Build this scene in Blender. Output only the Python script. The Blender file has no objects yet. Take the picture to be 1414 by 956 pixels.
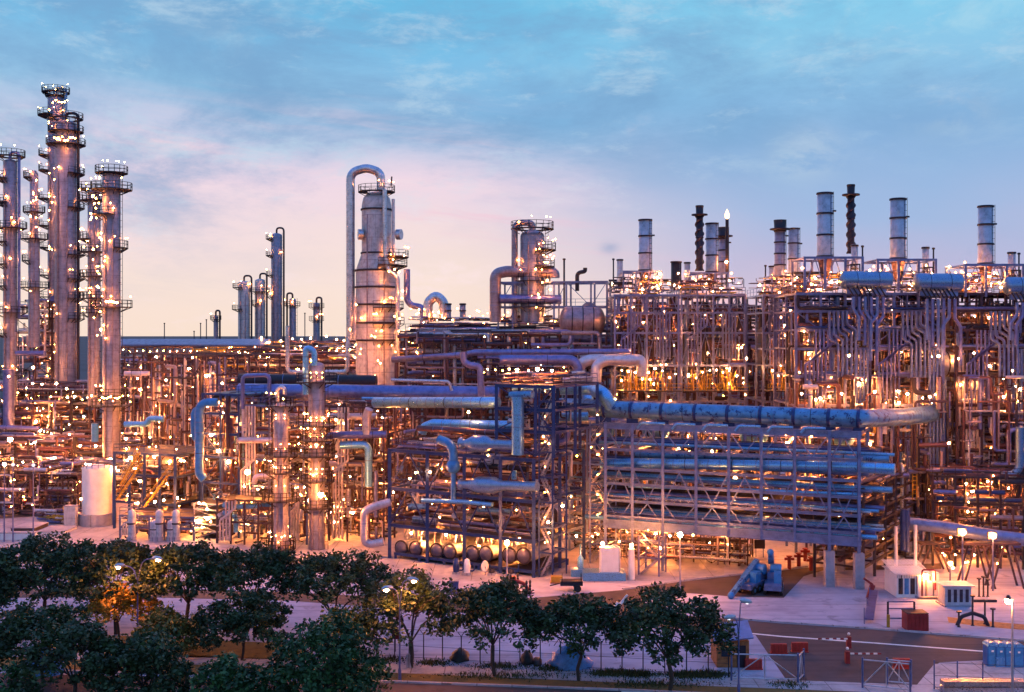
import bpy, math, random
from mathutils import Vector, Matrix
random.seed(7)
PI = math.pi; R = math.radians
C = bpy.context.scene.collection
sc = bpy.context.scene

# ------------------------------------------------------------------ camera, world, sun, exposure
CAM_H = 30.0; F = 1500.0; CX = 707.0; HY = 462.0
cam = bpy.data.objects.new('camera', bpy.data.cameras.new('camera')); C.objects.link(cam); sc.camera = cam
cam.location = (0, 0, CAM_H); cam.rotation_euler = (PI/2, 0, 0)
cam.data.sensor_width = 36; cam.data.lens = 36*F/1414; cam.data.shift_y = -(478-HY)/1414
cam.data.clip_start = 1; cam.data.clip_end = 40000
sc.view_settings.view_transform = 'Standard'; sc.view_settings.look = 'None'
sc.view_settings.exposure = 0.0; sc.view_settings.gamma = 1
sc.cycles.use_denoising = True; sc.cycles.max_bounces = 5; sc.cycles.diffuse_bounces = 2; sc.cycles.glossy_bounces = 2
sc.cycles.transparent_max_bounces = 4; sc.cycles.sample_clamp_indirect = 4; sc.cycles.use_light_tree = True
sc.cycles.filter_width = 1.5; sc.cycles.caustics_reflective = False; sc.cycles.caustics_refractive = False
try: sc.cycles.denoising_input_passes = 'RGB_ALBEDO_NORMAL'
except Exception: pass

def lin(r, g, b):
    f = lambda c: c/12.92 if c <= .04045 else ((c+.055)/1.055)**2.4
    return (f(r/255), f(g/255), f(b/255), 1)

class NT:
    """tiny node helper"""
    def __init__(s, tree): s.t = tree
    def n(s, typ, **kw):
        nd = s.t.nodes.new(typ)
        ins = kw.pop('ins', {})
        for k, v in kw.items(): setattr(nd, k, v)
        for k, v in ins.items():
            if hasattr(v, 'is_output') or hasattr(v, 'links'): s.t.links.new(v, nd.inputs[k])
            else: nd.inputs[k].default_value = v
        return nd
    def m(s, op, a, b=0.0, c=None, clamp=False):
        ins = {0: a, 1: b}
        if c is not None: ins[2] = c
        return s.n('ShaderNodeMath', operation=op, use_clamp=clamp, ins=ins).outputs[0]
    def mix(s, f, a, b, typ='MIX'):
        nd = s.n('ShaderNodeMixRGB', blend_type=typ, ins={0: f, 1: a, 2: b}); return nd.outputs[0]
    def noise(s, vec, scale, detail=4, rough=.5, dist=0.0):
        return s.n('ShaderNodeTexNoise', ins={'Vector': vec, 'Scale': scale, 'Detail': detail, 'Roughness': rough, 'Distortion': dist}).outputs[0]
    def ramp(s, f, stops, interp='LINEAR'):
        nd = s.n('ShaderNodeValToRGB', ins={0: f}); cr = nd.color_ramp; cr.interpolation = interp
        while len(cr.elements) < len(stops): cr.elements.new(.5)
        for e, (p, c) in zip(cr.elements, stops):
            e.position = p; e.color = c if len(c) == 4 else (*c, 1)
        return nd.outputs[0]
    def step(s, x, a, b):
        return s.n('ShaderNodeMapRange', interpolation_type='SMOOTHSTEP', ins={0: x, 1: a, 2: b, 3: 0.0, 4: 1.0}).outputs[0]

SUN_EL, SUN_AZ = R(-4), R(-16)
w = bpy.data.worlds.new('World'); sc.world = w; w.use_nodes = True
w.node_tree.nodes.clear(); T = NT(w.node_tree)
co = T.n('ShaderNodeTexCoord').outputs['Generated']
sep = T.n('ShaderNodeSeparateXYZ', ins={0: co})
x, y, z = sep.outputs
az = T.m('ARCTAN2', x, y)
hyp = T.m('SQRT', T.m('ADD', T.m('MULTIPLY', x, x), T.m('ADD', T.m('MULTIPLY', y, y), 1e-5)))
el = T.m('DIVIDE', z, hyp)
U = T.m('MULTIPLY', az, 1.45)                      # about -0.7 .. 0.7 across the frame
vec = T.n('ShaderNodeCombineXYZ', ins={0: U, 1: T.m('MULTIPLY', el, 3.2), 2: 0.0}).outputs[0]
nz1 = T.noise(vec, 2.2, 6, .55, .2)
warp = T.m('MULTIPLY', T.m('SUBTRACT', nz1, .5), .10)
elw = T.m('ADD', T.m('ADD', el, warp), T.m('MULTIPLY', U, .012))
k = lambda py: max(0, (HY-py)/F)/.6
tt = T.m('DIVIDE', elw, .6, clamp=True)
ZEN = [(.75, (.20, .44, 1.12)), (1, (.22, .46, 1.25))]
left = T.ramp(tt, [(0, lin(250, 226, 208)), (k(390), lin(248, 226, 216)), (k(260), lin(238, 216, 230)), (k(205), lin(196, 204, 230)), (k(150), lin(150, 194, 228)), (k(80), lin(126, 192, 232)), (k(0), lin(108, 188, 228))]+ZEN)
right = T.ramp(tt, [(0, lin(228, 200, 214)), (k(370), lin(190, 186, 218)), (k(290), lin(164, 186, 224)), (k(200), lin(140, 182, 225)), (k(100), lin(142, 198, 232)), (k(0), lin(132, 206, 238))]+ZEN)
lr = T.step(U, -.12, .38)
col = T.mix(lr, left, right)
def blob(u, py, su, sv, amp=1.0, tilt=0.0):
    u0 = math.atan((u-CX)/F)*1.45; v0 = (HY-py)/F
    du = T.m('SUBTRACT', U, u0)
    dv = T.m('SUBTRACT', T.m('SUBTRACT', T.m('ADD', el, T.m('MULTIPLY', warp, .5)), v0), T.m('MULTIPLY', du, tilt))
    q = T.m('ADD', T.m('POWER', T.m('DIVIDE', T.m('ABSOLUTE', du), su/F), 2.0), T.m('POWER', T.m('DIVIDE', T.m('ABSOLUTE', dv), sv/F), 2.0))
    return T.m('MULTIPLY', T.m('EXPONENT', T.m('MULTIPLY', q, -1.0)), amp)
streak = T.noise(T.n('ShaderNodeCombineXYZ', ins={0: T.m('MULTIPLY', U, 1.1), 1: T.m('MULTIPLY', T.m('ADD', T.m('ADD', el, T.m('MULTIPLY', warp, .45)), T.m('MULTIPLY', U, .05)), 24.0), 2: 0.0}).outputs[0], 1.5, 7, .62, .1)
st = T.step(streak, .47, .68)
puff = T.noise(T.n('ShaderNodeCombineXYZ', ins={0: T.m('MULTIPLY', U, 3.0), 1: T.m('MULTIPLY', el, 7.0), 2: 3.3}).outputs[0], 3.4, 8, .62, .35)
pf = T.step(puff, .48, .70)
# blue under-lit bank, pink streaks, pale wisps, small cumulus
col = T.mix(T.m('MULTIPLY', blob(760, 150, 420, 42, .85), T.m('ADD', .55, T.m('MULTIPLY', nz1, .6)), clamp=True), col, lin(122, 176, 220))
col = T.mix(blob(330, 140, 210, 28, .6, -.1), col, lin(124, 180, 218))
col = T.mix(T.m('MULTIPLY', blob(480, 215, 330, 55, .8), st, clamp=True), col, lin(240, 208, 222))
col = T.mix(T.m('MULTIPLY', blob(230, 230, 260, 45, .9), st, clamp=True), col, lin(246, 214, 224))
col = T.mix(T.m('MULTIPLY', blob(640, 300, 300, 40, .8, -.12), st, clamp=True), col, lin(242, 196, 214))
col = T.mix(T.m('MULTIPLY', blob(500, 265, 330, 30, .6), st, clamp=True), col, lin(244, 236, 240))
col = T.mix(T.m('MULTIPLY', blob(330, 390, 420, 18, .35), st, clamp=True), col, lin(206, 200, 212))
col = T.mix(T.m('MULTIPLY', blob(360, 55, 260, 45, .9), pf, clamp=True), col, lin(178, 214, 236))
col = T.mix(T.m('MULTIPLY', blob(1150, 45, 520, 70, .8), pf, clamp=True), col, lin(172, 216, 236))
col = T.mix(T.m('MULTIPLY', blob(1110, 225, 62, 30, 1.5), T.step(puff, .40, .55), clamp=True), col, lin(176, 200, 228))
col = T.mix(T.m('MULTIPLY', blob(1310, 188, 75, 26, 1.3), T.step(puff, .42, .58), clamp=True), col, lin(160, 192, 224))
col = T.mix(T.m('MULTIPLY', blob(865, 180, 42, 10, 1.0, .25), pf, clamp=True), col, lin(178, 196, 224))
col = T.mix(T.m('MULTIPLY', blob(842, 343, 18, 9, .7), T.step(puff, .38, .55), clamp=True), col, lin(160, 172, 206))
col = T.mix(T.m('MULTIPLY', blob(1330, 345, 60, 16, .8), pf, clamp=True), col, lin(146, 166, 208))
cv = T.n('ShaderNodeCombineXYZ', ins={0: T.m('MULTIPLY', U, 1.5), 1: T.m('MULTIPLY', el, 5.2), 2: 7.7}).outputs[0]
cl = T.noise(cv, 1.8, 12, .66, .25); cl2 = T.noise(T.n('ShaderNodeCombineXYZ', ins={0: T.m('MULTIPLY', U, 2.4), 1: T.m('MULTIPLY', el, 9.0), 2: 1.7}).outputs[0], 3.1, 12, .68, .2)
hi_ = T.step(T.m('SUBTRACT', el, T.m('MULTIPLY', U, .10)), .06, .20)
col = T.mix(T.m('MULTIPLY', T.m('MULTIPLY', T.step(cl, .40, .64), hi_), .78), col, lin(120, 164, 206))
col = T.mix(T.m('MULTIPLY', T.m('MULTIPLY', T.step(cl2, .50, .70), hi_), .60), col, lin(186, 214, 234))
col = T.mix(T.m('MULTIPLY', T.m('MULTIPLY', T.step(cl2, .52, .72), T.m('SUBTRACT', 1.0, hi_)), T.m('MULTIPLY', T.m('SUBTRACT', 1.0, lr), .6)), col, lin(255, 232, 236))
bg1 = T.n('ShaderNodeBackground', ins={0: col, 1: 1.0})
sky = T.n('ShaderNodeTexSky', sky_type='NISHITA', sun_disc=False, sun_elevation=SUN_EL, sun_rotation=SUN_AZ)
bg2 = T.n('ShaderNodeBackground', ins={0: sky.outputs[0], 1: .05})
add = T.n('ShaderNodeAddShader', ins={0: bg1.outputs[0], 1: bg2.outputs[0]})
T.n('ShaderNodeOutputWorld', ins={0: add.outputs[0]})
w.cycles.sampling_method = 'MANUAL'; w.cycles.sample_map_resolution = 512
SUN = bpy.data.lights.new('sun', 'SUN'); SUN.energy = .35; SUN.angle = R(25); SUN.color = (.92, .86, 1)
so = bpy.data.objects.new('sun', SUN); C.objects.link(so)
so.rotation_euler = Vector((-math.sin(SUN_AZ)*math.cos(R(14)), -math.cos(SUN_AZ)*math.cos(R(14)), -math.sin(R(14)))).to_track_quat('-Z', 'Y').to_euler()

# ------------------------------------------------------------------ materials
M = {}
def mat(name, c, rough=.6, metal=0.0, var=.3, scale=1.2, c2=None, bump=0.0, spots=None, streaks=0.0, bands=0.0, spec=.4, joints=0, tracks=False):
    m = bpy.data.materials.new(name); m.use_nodes = True; t = m.node_tree; t.nodes.clear(); N = NT(t)
    co = N.n('ShaderNodeTexCoord').outputs['Object']
    n1 = N.noise(co, scale, 6, .6); n2 = N.noise(co, scale*7, 3, .6)
    f = N.m('ADD', N.m('MULTIPLY', n1, .7), N.m('MULTIPLY', n2, .3))
    c2 = c2 or tuple(max(0, v*(1-var*1.6)) for v in c)
    hi = tuple(min(1, v*(1+var)) for v in c)
    col = N.ramp(f, [(.30, c2), (.5, c), (.72, hi)])
    if streaks:
        mp = N.n('ShaderNodeMapping', ins={'Vector': co, 'Scale': (2.2, 2.2, .12)}).outputs[0]
        s = N.step(N.noise(mp, 1.6, 5, .65), .5, .72)
        col = N.mix(N.m('MULTIPLY', s, streaks), col, (c[0]*.35, c[1]*.28, c[2]*.25, 1))
    if bands:
        sp = N.n('ShaderNodeSeparateXYZ', ins={0: co})
        b = N.m('FRACT', N.m('DIVIDE', sp.outputs[2], bands))
        b = N.m('LESS_THAN', b, .035)
        col = N.mix(N.m('MULTIPLY', b, .55), col, (c[0]*.4, c[1]*.4, c[2]*.42, 1))
    if joints:
        bk = N.n('ShaderNodeTexBrick', offset=0.0, ins={'Vector': co, 'Color1': (1, 1, 1, 1), 'Color2': (.86, .86, .86, 1), 'Mortar': (.45, .42, .42, 1), 'Scale': 1.0, 'Mortar Size': .05, 'Brick Width': joints, 'Row Height': joints})
        col = N.mix(1.0, col, bk.outputs[0], 'MULTIPLY')
    if tracks or joints:
        st_ = N.step(N.noise(co, .33, 8, .7, .8), .56, .66); col = N.mix(N.m('MULTIPLY', st_, .55), col, (c[0]*.4, c[1]*.38, c[2]*.36, 1))
        st2 = N.step(N.noise(co, .09, 6, .7, .4), .5, .7); col = N.mix(N.m('MULTIPLY', st2, .35), col, (c[0]*1.3, c[1]*1.22, c[2]*1.15, 1))
    if tracks:
        mp = N.n('ShaderNodeMapping', ins={'Vector': co, 'Rotation': (0, 0, .12), 'Scale': (.02, .9, 1)}).outputs[0]
        tk = N.step(N.noise(mp, 1.0, 5, .6, 1.2), .55, .62); col = N.mix(N.m('MULTIPLY', tk, .5), col, (c[0]*.5, c[1]*.48, c[2]*.46, 1))
    if spots:
        s = N.step(N.noise(co, spots[1], 3, .7, .3), .56, .62)
        col = N.mix(s, col, (*spots[0], 1))
    ins = {'Base Color': col, 'Roughness': N.m('ADD', rough-.12, N.m('MULTIPLY', n2, .24)), 'Metallic': metal, 'Specular IOR Level': spec}
    if bump: ins['Normal'] = N.n('ShaderNodeBump', ins={'Strength': bump, 'Distance': .1, 'Height': f}).outputs[0]
    b = N.n('ShaderNodeBsdfPrincipled', ins=ins)
    N.n('ShaderNodeOutputMaterial', ins={0: b.outputs[0]})
    M[name] = m; return m
def emit(name, c, s):
    m = bpy.data.materials.new(name); m.use_nodes = True; m.node_tree.nodes.clear(); N = NT(m.node_tree)
    e = N.n('ShaderNodeEmission', ins={0: (*c, 1), 1: s}); N.n('ShaderNodeOutputMaterial', ins={0: e.outputs[0]})
    M[name] = m
mat('steel_navy', (.022, .05, .17), .4, .4)  # blue skylight on the exchanger frame's grey steel put into this colour
mat('steel_lilac', (.12, .15, .32), .4, .5)
mat('steel_blue', (.13, .19, .40), .38, .5)
mat('steel_dark', (.018, .016, .03), .55, .1)
mat('steel_brown', (.045, .03, .05), .55, .3)
mat('insul', (.46, .47, .56), .3, .85, bands=1.6, streaks=.25)
mat('insul_old', (.26, .22, .28), .42, .5, bands=1.6, streaks=.5)
mat('pipe_blue', (.10, .25, .46), .42, .4, spots=((.03, .06, .16), 1.3))
mat('pipe_cyan', (.14, .38, .70), .30, .7, .12)
mat('drum_blue', (.15, .26, .44), .3, .6, .15)
mat('weed', (.06, .07, .02), .8, 0, .6, 1)
mat('pipe_azure', (.04, .20, .48), .4, .1)
mat('pipe_lilac', (.14, .16, .38), .34, .7)
mat('pipe_brown', (.09, .045, .06), .45, .4)
mat('pipe_pale', (.50, .47, .55), .35, .6)
mat('tower_grey', (.25, .25, .34), .45, .45, bands=2.6, streaks=.45)
mat('tower_pale', (.46, .45, .48), .5, .2, bands=4.2, streaks=.5)
mat('stack_blue', (.40, .43, .52), .5, .25, streaks=.25)
mat('black', (.012, .012, .016), .5)
mat('white', (.74, .72, .74), .5, 0, .1)
mat('yellow', (.36, .22, .025), .55)
mat('red', (.20, .018, .025), .5)
mat('orange_plastic', (.34, .03, .025), .5)
mat('concrete', (.30, .30, .37), .85, 0, .3, .25, bump=.2, joints=5.0)
mat('asphalt', (.062, .046, .052), .85, 0, .5, .10, bump=.2, tracks=True)
mat('sand', (.33, .33, .44), .9, 0, .28, .09, c2=(.20, .19, .27), bump=.35, tracks=True)
mat('verge', (.12, .085, .025), .95, 0, .5, .5, c2=(.06, .05, .02), bump=.5)
mat('kerb', (.36, .35, .40), .8, 0, .3, .4, joints=3.0)
mat('paint', (.70, .70, .70), .7, 0, .2)
mat('bark', (.05, .04, .035), .9, 0, .3, 4, bump=.4)
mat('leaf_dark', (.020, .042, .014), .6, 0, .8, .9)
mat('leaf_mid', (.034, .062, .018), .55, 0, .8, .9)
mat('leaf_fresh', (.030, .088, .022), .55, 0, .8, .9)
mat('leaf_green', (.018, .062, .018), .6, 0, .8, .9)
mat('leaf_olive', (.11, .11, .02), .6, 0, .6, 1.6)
mat('leaf_lamplit', (.36, .20, .02), .6, 0, .5, 1.6)  # orange light of the street lamp put into the leaf colour
mat('tarp', (.05, .20, .50), .45, 0, .4, 1.5, bump=.6)
mat('toilet_blue', (.02, .11, .36), .4)
mat('timber', (.30, .13, .05), .8, 0, .5, 2)
mat('glass_dark', (.02, .03, .05), .1)
mat('rubber', (.02, .02, .022), .8)
mat('dome_grey', (.09, .09, .15), .45, .4)
mat('far_ground', (.035, .032, .045), .95, 0, .5, .01)
mat('rock', (.10, .10, .12), .9, 0, .4, 1.5, bump=.6)
BS = 1150
emit('bulb', (1, .25, .04), BS); emit('bulb_warm', (1, .34, .08), BS); emit('bulb_white', (1, .7, .5), BS*.8)
emit('bulb_dim', (1, .26, .045), BS*.25); emit('flame', (1, .50, .22), 5); emit('bulb_off_glow', (.85, .88, 1), 1.3); emit('flood', (1, .27, .05), 1500)  # bulbs of unlit lamps also emit a weak pale glow
emit('burner', (1, .50, .08), 5)

# ------------------------------------------------------------------ mesh building
class MB:
    def __init__(s): s.v = []; s.f = []; s.mi = []; s.sm = []; s.mats = []
    def _m(s, m):
        if m not in s.mats: s.mats.append(m)
        return s.mats.index(m)
    def add(s, vs, fs, m, smooth=False):
        o = len(s.v); s.v += [tuple(v) for v in vs]; i = s._m(m)
        for f in fs: s.f.append([a+o for a in f]); s.mi.append(i); s.sm.append(smooth)
        return s
    def box(s, lo, hi, m, rz=0, c=None):
        x0, y0, z0 = lo; x1, y1, z1 = hi
        vs = [(x0,y0,z0),(x1,y0,z0),(x1,y1,z0),(x0,y1,z0),(x0,y0,z1),(x1,y0,z1),(x1,y1,z1),(x0,y1,z1)]
        if rz:
            cc = c or ((x0+x1)/2, (y0+y1)/2); ca, sa = math.cos(rz), math.sin(rz)
            vs = [(cc[0]+(a-cc[0])*ca-(b-cc[1])*sa, cc[1]+(a-cc[0])*sa+(b-cc[1])*ca, d) for a, b, d in vs]
        return s.add(vs, [(0,3,2,1),(4,5,6,7),(0,1,5,4),(1,2,6,5),(2,3,7,6),(3,0,4,7)], m)
    def beam(s, p, q, a, b, m, ibeam=False):
        p = Vector(p); q = Vector(q); d = (q-p)
        if d.length < 1e-6: return s
        d.normalize(); up = Vector((0,0,1)) if abs(d.z) < .95 else Vector((0,1,0))
        sx = d.cross(up).normalized(); sy = sx.cross(d).normalized()
        def bar(w0, w1, h0, h1):
            vs = [o+sx*i+sy*j for o in (p, q) for i, j in ((w0,h0),(w1,h0),(w1,h1),(w0,h1))]
            s.add(vs, [(0,1,2,3),(7,6,5,4),(0,4,5,1),(1,5,6,2),(2,6,7,3),(3,7,4,0)], m)
        if ibeam:
            bar(-a/2, a/2, b/2-b*.14, b/2); bar(-a/2, a/2, -b/2, -b/2+b*.14); bar(-a*.09, a*.09, -b/2+b*.14, b/2-b*.14)
        else: bar(-a/2, a/2, -b/2, b/2)
        return s
    def lathe(s, prof, o, m, axis=(0,0,1), n=16, cap=True, smooth=True):
        o = Vector(o); ax = Vector(axis).normalized()
        up = Vector((1,0,0)) if abs(ax.x) < .9 else Vector((0,1,0))
        e1 = ax.cross(up).normalized(); e2 = ax.cross(e1)
        vs = []
        for r, h in prof:
            for i in range(n):
                a = 2*PI*i/n; vs.append(o+ax*h+e1*(r*math.cos(a))+e2*(r*math.sin(a)))
        fs = [(j*n+i, j*n+(i+1)%n, (j+1)*n+(i+1)%n, (j+1)*n+i) for j in range(len(prof)-1) for i in range(n)]
        s.add(vs, fs, m, smooth)
        if cap:
            s.add([vs[i] for i in range(n)], [tuple(range(n))], m); s.add(vs[-n:], [tuple(range(n))], m)
        return s
    def sphere(s, c, r, m, n=8, squash=1):
        prof = [(max(1e-3, r*math.sin(PI*i/n)), -r*math.cos(PI*i/n)*squash) for i in range(n+1)]
        return s.lathe(prof, c, m, n=n+2, cap=False)
    def tube(s, pts, r, m, n=8, fillet=None, caps=True):
        pts = [Vector(p) for p in pts]; out = [pts[0]]
        fr = r*2.6 if fillet is None else fillet
        for i in range(1, len(pts)-1):
            a, b, c = pts[i-1], pts[i], pts[i+1]
            l1, l2 = (a-b).length, (c-b).length
            if l1 < 1e-5 or l2 < 1e-5: continue
            d1, d2 = (a-b)/l1, (c-b)/l2; ang = d1.angle(d2, PI)
            if ang > PI-.03: continue
            cut = min(fr/math.tan(ang/2) if ang > .05 else fr, l1*.49, l2*.49)
            p0, p1 = b+d1*cut, b+d2*cut; K = 5 if r > .2 else 3
            for j in range(K+1):
                t = j/K; out.append(p0*(1-t)**2+b*2*t*(1-t)+p1*t*t)
        out.append(pts[-1]); 
        if len(out) < 2: return s
        vs = []; e1 = None
        for i, p in enumerate(out):
            d = (out[min(i+1, len(out)-1)]-out[max(i-1, 0)])
            if d.length < 1e-7: d = Vector((0,0,1))
            d.normalize()
            if e1 is None:
                up = Vector((0,0,1)) if abs(d.z) < .9 else Vector((1,0,0)); e1 = d.cross(up).normalized()
            else:
                e1 = (e1-d*e1.dot(d)); e1 = e1.normalized() if e1.length > 1e-6 else d.orthogonal().normalized()
            e2 = d.cross(e1)
            for k2 in range(n):
                a = 2*PI*k2/n; vs.append(p+e1*(r*math.cos(a))+e2*(r*math.sin(a)))
        K = len(out)
        fs = [(j*n+i, j*n+(i+1)%n, (j+1)*n+(i+1)%n, (j+1)*n+i) for j in range(K-1) for i in range(n)]
        s.add(vs, fs, m, True)
        if caps: s.add(vs[:n], [tuple(range(n))], m); s.add(vs[-n:], [tuple(range(n))], m)
        return s
    def mesh(s, name, off=(0,0,0)):
        me = bpy.data.meshes.new(name)
        ox, oy, oz = off
        me.from_pydata([(a-ox, b-oy, c-oz) for a, b, c in s.v], [], s.f)
        for mm in s.mats: me.materials.append(M[mm])
        me.polygons.foreach_set('material_index', s.mi); me.polygons.foreach_set('use_smooth', s.sm)
        me.update(); return me
    def build(s, name, parent=None, label=None):
        off = Vector((0,0,0)) if parent is None else wloc(parent)
        o = bpy.data.objects.new(name, s.mesh(name, off)); C.objects.link(o)
        if parent is not None: o.parent = parent
        if label: o['label'] = label
        return o
def wloc(o):
    l = Vector(o.location)
    while o.parent is not None: o = o.parent; l += Vector(o.location)
    return l
def tag(o, label=None, cat=None, group=None, kind=None):
    if label: o['label'] = label
    if cat: o['category'] = cat
    if group: o['group'] = group
    if kind: o['kind'] = kind
    return o
def thing(name, label, cat, loc, group=None):
    o = bpy.data.objects.new(name, None); C.objects.link(o); o.location = loc; o.empty_display_size = .5
    return tag(o, label, cat, group)
def solo(name, mb, label, cat, group=None, loc=None):
    """a thing that is one mesh; its origin is put at its base"""
    if loc is None:
        zs = min(v[2] for v in mb.v); loc = (sum(v[0] for v in mb.v)/len(mb.v), sum(v[1] for v in mb.v)/len(mb.v), zs)
    o = bpy.data.objects.new(name, mb.mesh(name, loc)); C.objects.link(o); o.location = loc
    return tag(o, label, cat, group)

# places: a pixel of the photograph and a distance give a point
def at(px, py, Y): return Vector(((px-CX)/F*Y, Y, CAM_H-(py-HY)/F*Y))
def gnd(px, py, z=0.0):
    Y = (CAM_H-z)*F/(py-HY); return Vector(((px-CX)/F*Y, Y, z))
class Mod:
    """a local frame: s along the front face, t away from the viewer"""
    def __init__(s, pxa, Ya, pxb, Yb, depth):
        s.A = Vector(((pxa-CX)/F*Ya, Ya)); s.B = Vector(((pxb-CX)/F*Yb, Yb)); s.L = (s.B-s.A).length; s.D = depth
        s.e = (s.B-s.A)/s.L; s.n = Vector((-s.e.y, s.e.x))
    def w(s, a, t, z): p = s.A+s.e*a+s.n*t; return Vector((p.x, p.y, z))
    def sa(s, px, t=0):
        A = s.A+s.n*t; k2 = (px-CX)/F; return (k2*A.y-A.x)/(s.e.x-k2*s.e.y)
    def pt(s, px, py, t=0):
        a = s.sa(px, t); p = s.A+s.e*a+s.n*t; return Vector((p.x, p.y, CAM_H-(py-HY)/F*p.y))
    def z(s, px, py, t=0): return s.pt(px, py, t).z

# ------------------------------------------------------------------ deferred crowds of pipes and lamps
PIPES = []; LAMPS = []
PCOL = {'insul': 'silver clad', 'insul_old': 'weathered clad', 'pipe_blue': 'blue', 'pipe_cyan': 'pale blue', 'pipe_azure': 'azure', 'pipe_lilac': 'lilac grey', 'pipe_brown': 'brown', 'pipe_pale': 'pale grey', 'steel_navy': 'navy', 'steel_dark': 'dark', 'white': 'white', 'yellow': 'yellow', 'steel_lilac': 'grey', 'steel_blue': 'slate blue'}
def pipe(pts, r, m, label=None, where='', n=None, fillet=None, name='pipe'):
    pts = [Vector(p) for p in pts]; L = sum((pts[i+1]-pts[i]).length for i in range(len(pts)-1))
    Y = sum(p.y for p in pts)/len(pts)
    PIPES.append(dict(p=pts, r=r, m=m, label=label, where=where, imp=1e9 if label else r*L/Y**2*(1+.0*L), n=n or (14 if r > .5 else 10 if r > .25 else 6), fillet=fillet, name=name))
def lamp(p, size=.2, where='', h=1.4, m='bulb', label=None):
    size = (min(size*.62, .42) if label else min(size*.52, .30)) if m == 'flood' else size*.45*random.uniform(.7, 1.2)
    if m == 'bulb' and 'tower' in where: m = 'bulb_dim'
    if m == 'bulb' and not label and random.random() < .4: m = 'bulb_dim'
    p = Vector(p); LAMPS.append(dict(p=p, size=size, where=where, h=h, m=m, label=label, imp=1e9 if label else size/p.y))
def flush_pipes(limit=285):
    PIPES.sort(key=lambda d: -d['imp']); rest = MB()
    for i, d in enumerate(PIPES):
        mb = MB() if i < limit else rest
        mb.tube(d['p'], d['r'], d['m'], d['n'] if i < limit else max(5, d['n']-2), d['fillet'])
        if i < limit and d['r'] > .38:
            fl_ = d['r']*2.6 if d['fillet'] is None else d['fillet']
            for a_, b_ in zip(d['p'][:-1], d['p'][1:]):
                L = (b_-a_).length; dd = (b_-a_)/max(L, 1e-6); h = fl_+.2; st = 1.5 if d['r'] < .9 else 2.2
                while h < L-fl_-.1:
                    mb.lathe([(d['r'], h-.04), (d['r']+.02, h-.04), (d['r']+.02, h+.04), (d['r'], h+.04)], a_, 'steel_blue' if int(h/st) % 4 else 'steel_dark', axis=dd, n=d['n'], cap=False); h += st
        if i < limit:
            if d['label']: lab, g = d['label'], None
            else:
                dz = abs(d['p'][0].z-d['p'][-1].z); dx = (d['p'][0]-d['p'][-1]).xy.length
                ori = 'upright' if dz > dx*1.5 else 'level' if dx > dz*3 else 'bent'
                size = 'thick' if d['r'] > .33 else 'slim' if d['r'] > .14 else 'thin'
                lab = f"{size} {PCOL.get(d['m'], 'grey')} {ori} pipe {d['where']}"; g = f"{size} {PCOL.get(d['m'], 'grey')} {ori} pipes {d['where']}"
            solo(d['name'], mb, lab, 'pipe', g)
    if rest.v:
        o = rest.build('small_pipes'); tag(o, 'countless small pipes threaded through the lit process frames', 'small pipes', kind='stuff')
LM = {}
def lamp_mesh(size, h, m):
    key = (round(size, 2), round(h, 1), m)
    if key not in LM:
        b = MB()
        h = h or .7
        if h > 0: b.beam((0, 0, -h), (0, 0, size*.4), .07, .07, 'steel_lilac')
        b.lathe([(.02, size*1.35), (size*.95, size*.95), (size*1.05, size*.75)], (0, 0, 0), 'steel_dark', n=6, cap=True)
        b.sphere((0, 0, 0), size, m, n=4)
        LM[key] = b.mesh('lamp')
    return LM[key]
def flush_lamps(limit=285):
    LAMPS.sort(key=lambda d: -d['imp']); rest = MB()
    for i, d in enumerate(LAMPS):
        if i < limit:
            o = bpy.data.objects.new('lamp', lamp_mesh(d['size'], d['h'], d['m'])); C.objects.link(o); o.location = d['p']
            col = {'bulb': 'orange', 'bulb_warm': 'amber', 'bulb_white': 'white', 'bulb_dim': 'dim orange', 'flood': 'bright'}.get(d['m'], 'orange')
            tag(o, d['label'] or f"small {col} lamp {d['where']}", 'lamp', None if d['label'] else f"{col} lamps {d['where']}")
        else:
            rest.sphere(d['p'], d['size'], d['m'], n=3)
    if rest.v: tag(rest.build('small_lamps'), 'scatter of faint far lamps deep in the plant', 'small lamps', kind='stuff')

def handrail(mb, pts, m, h=1.1, w=.07, step=2.4):
    for i in range(len(pts)-1):
        p, q = Vector(pts[i]), Vector(pts[i+1]); L = (q-p).length; k2 = max(1, int(L/step))
        for z in (h, h*.52): mb.beam(p+Vector((0,0,z)), q+Vector((0,0,z)), w, w, m)
        for j in range(k2+1): a = p.lerp(q, j/k2); mb.beam(a, a+Vector((0,0,h)), w, w, m)

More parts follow.
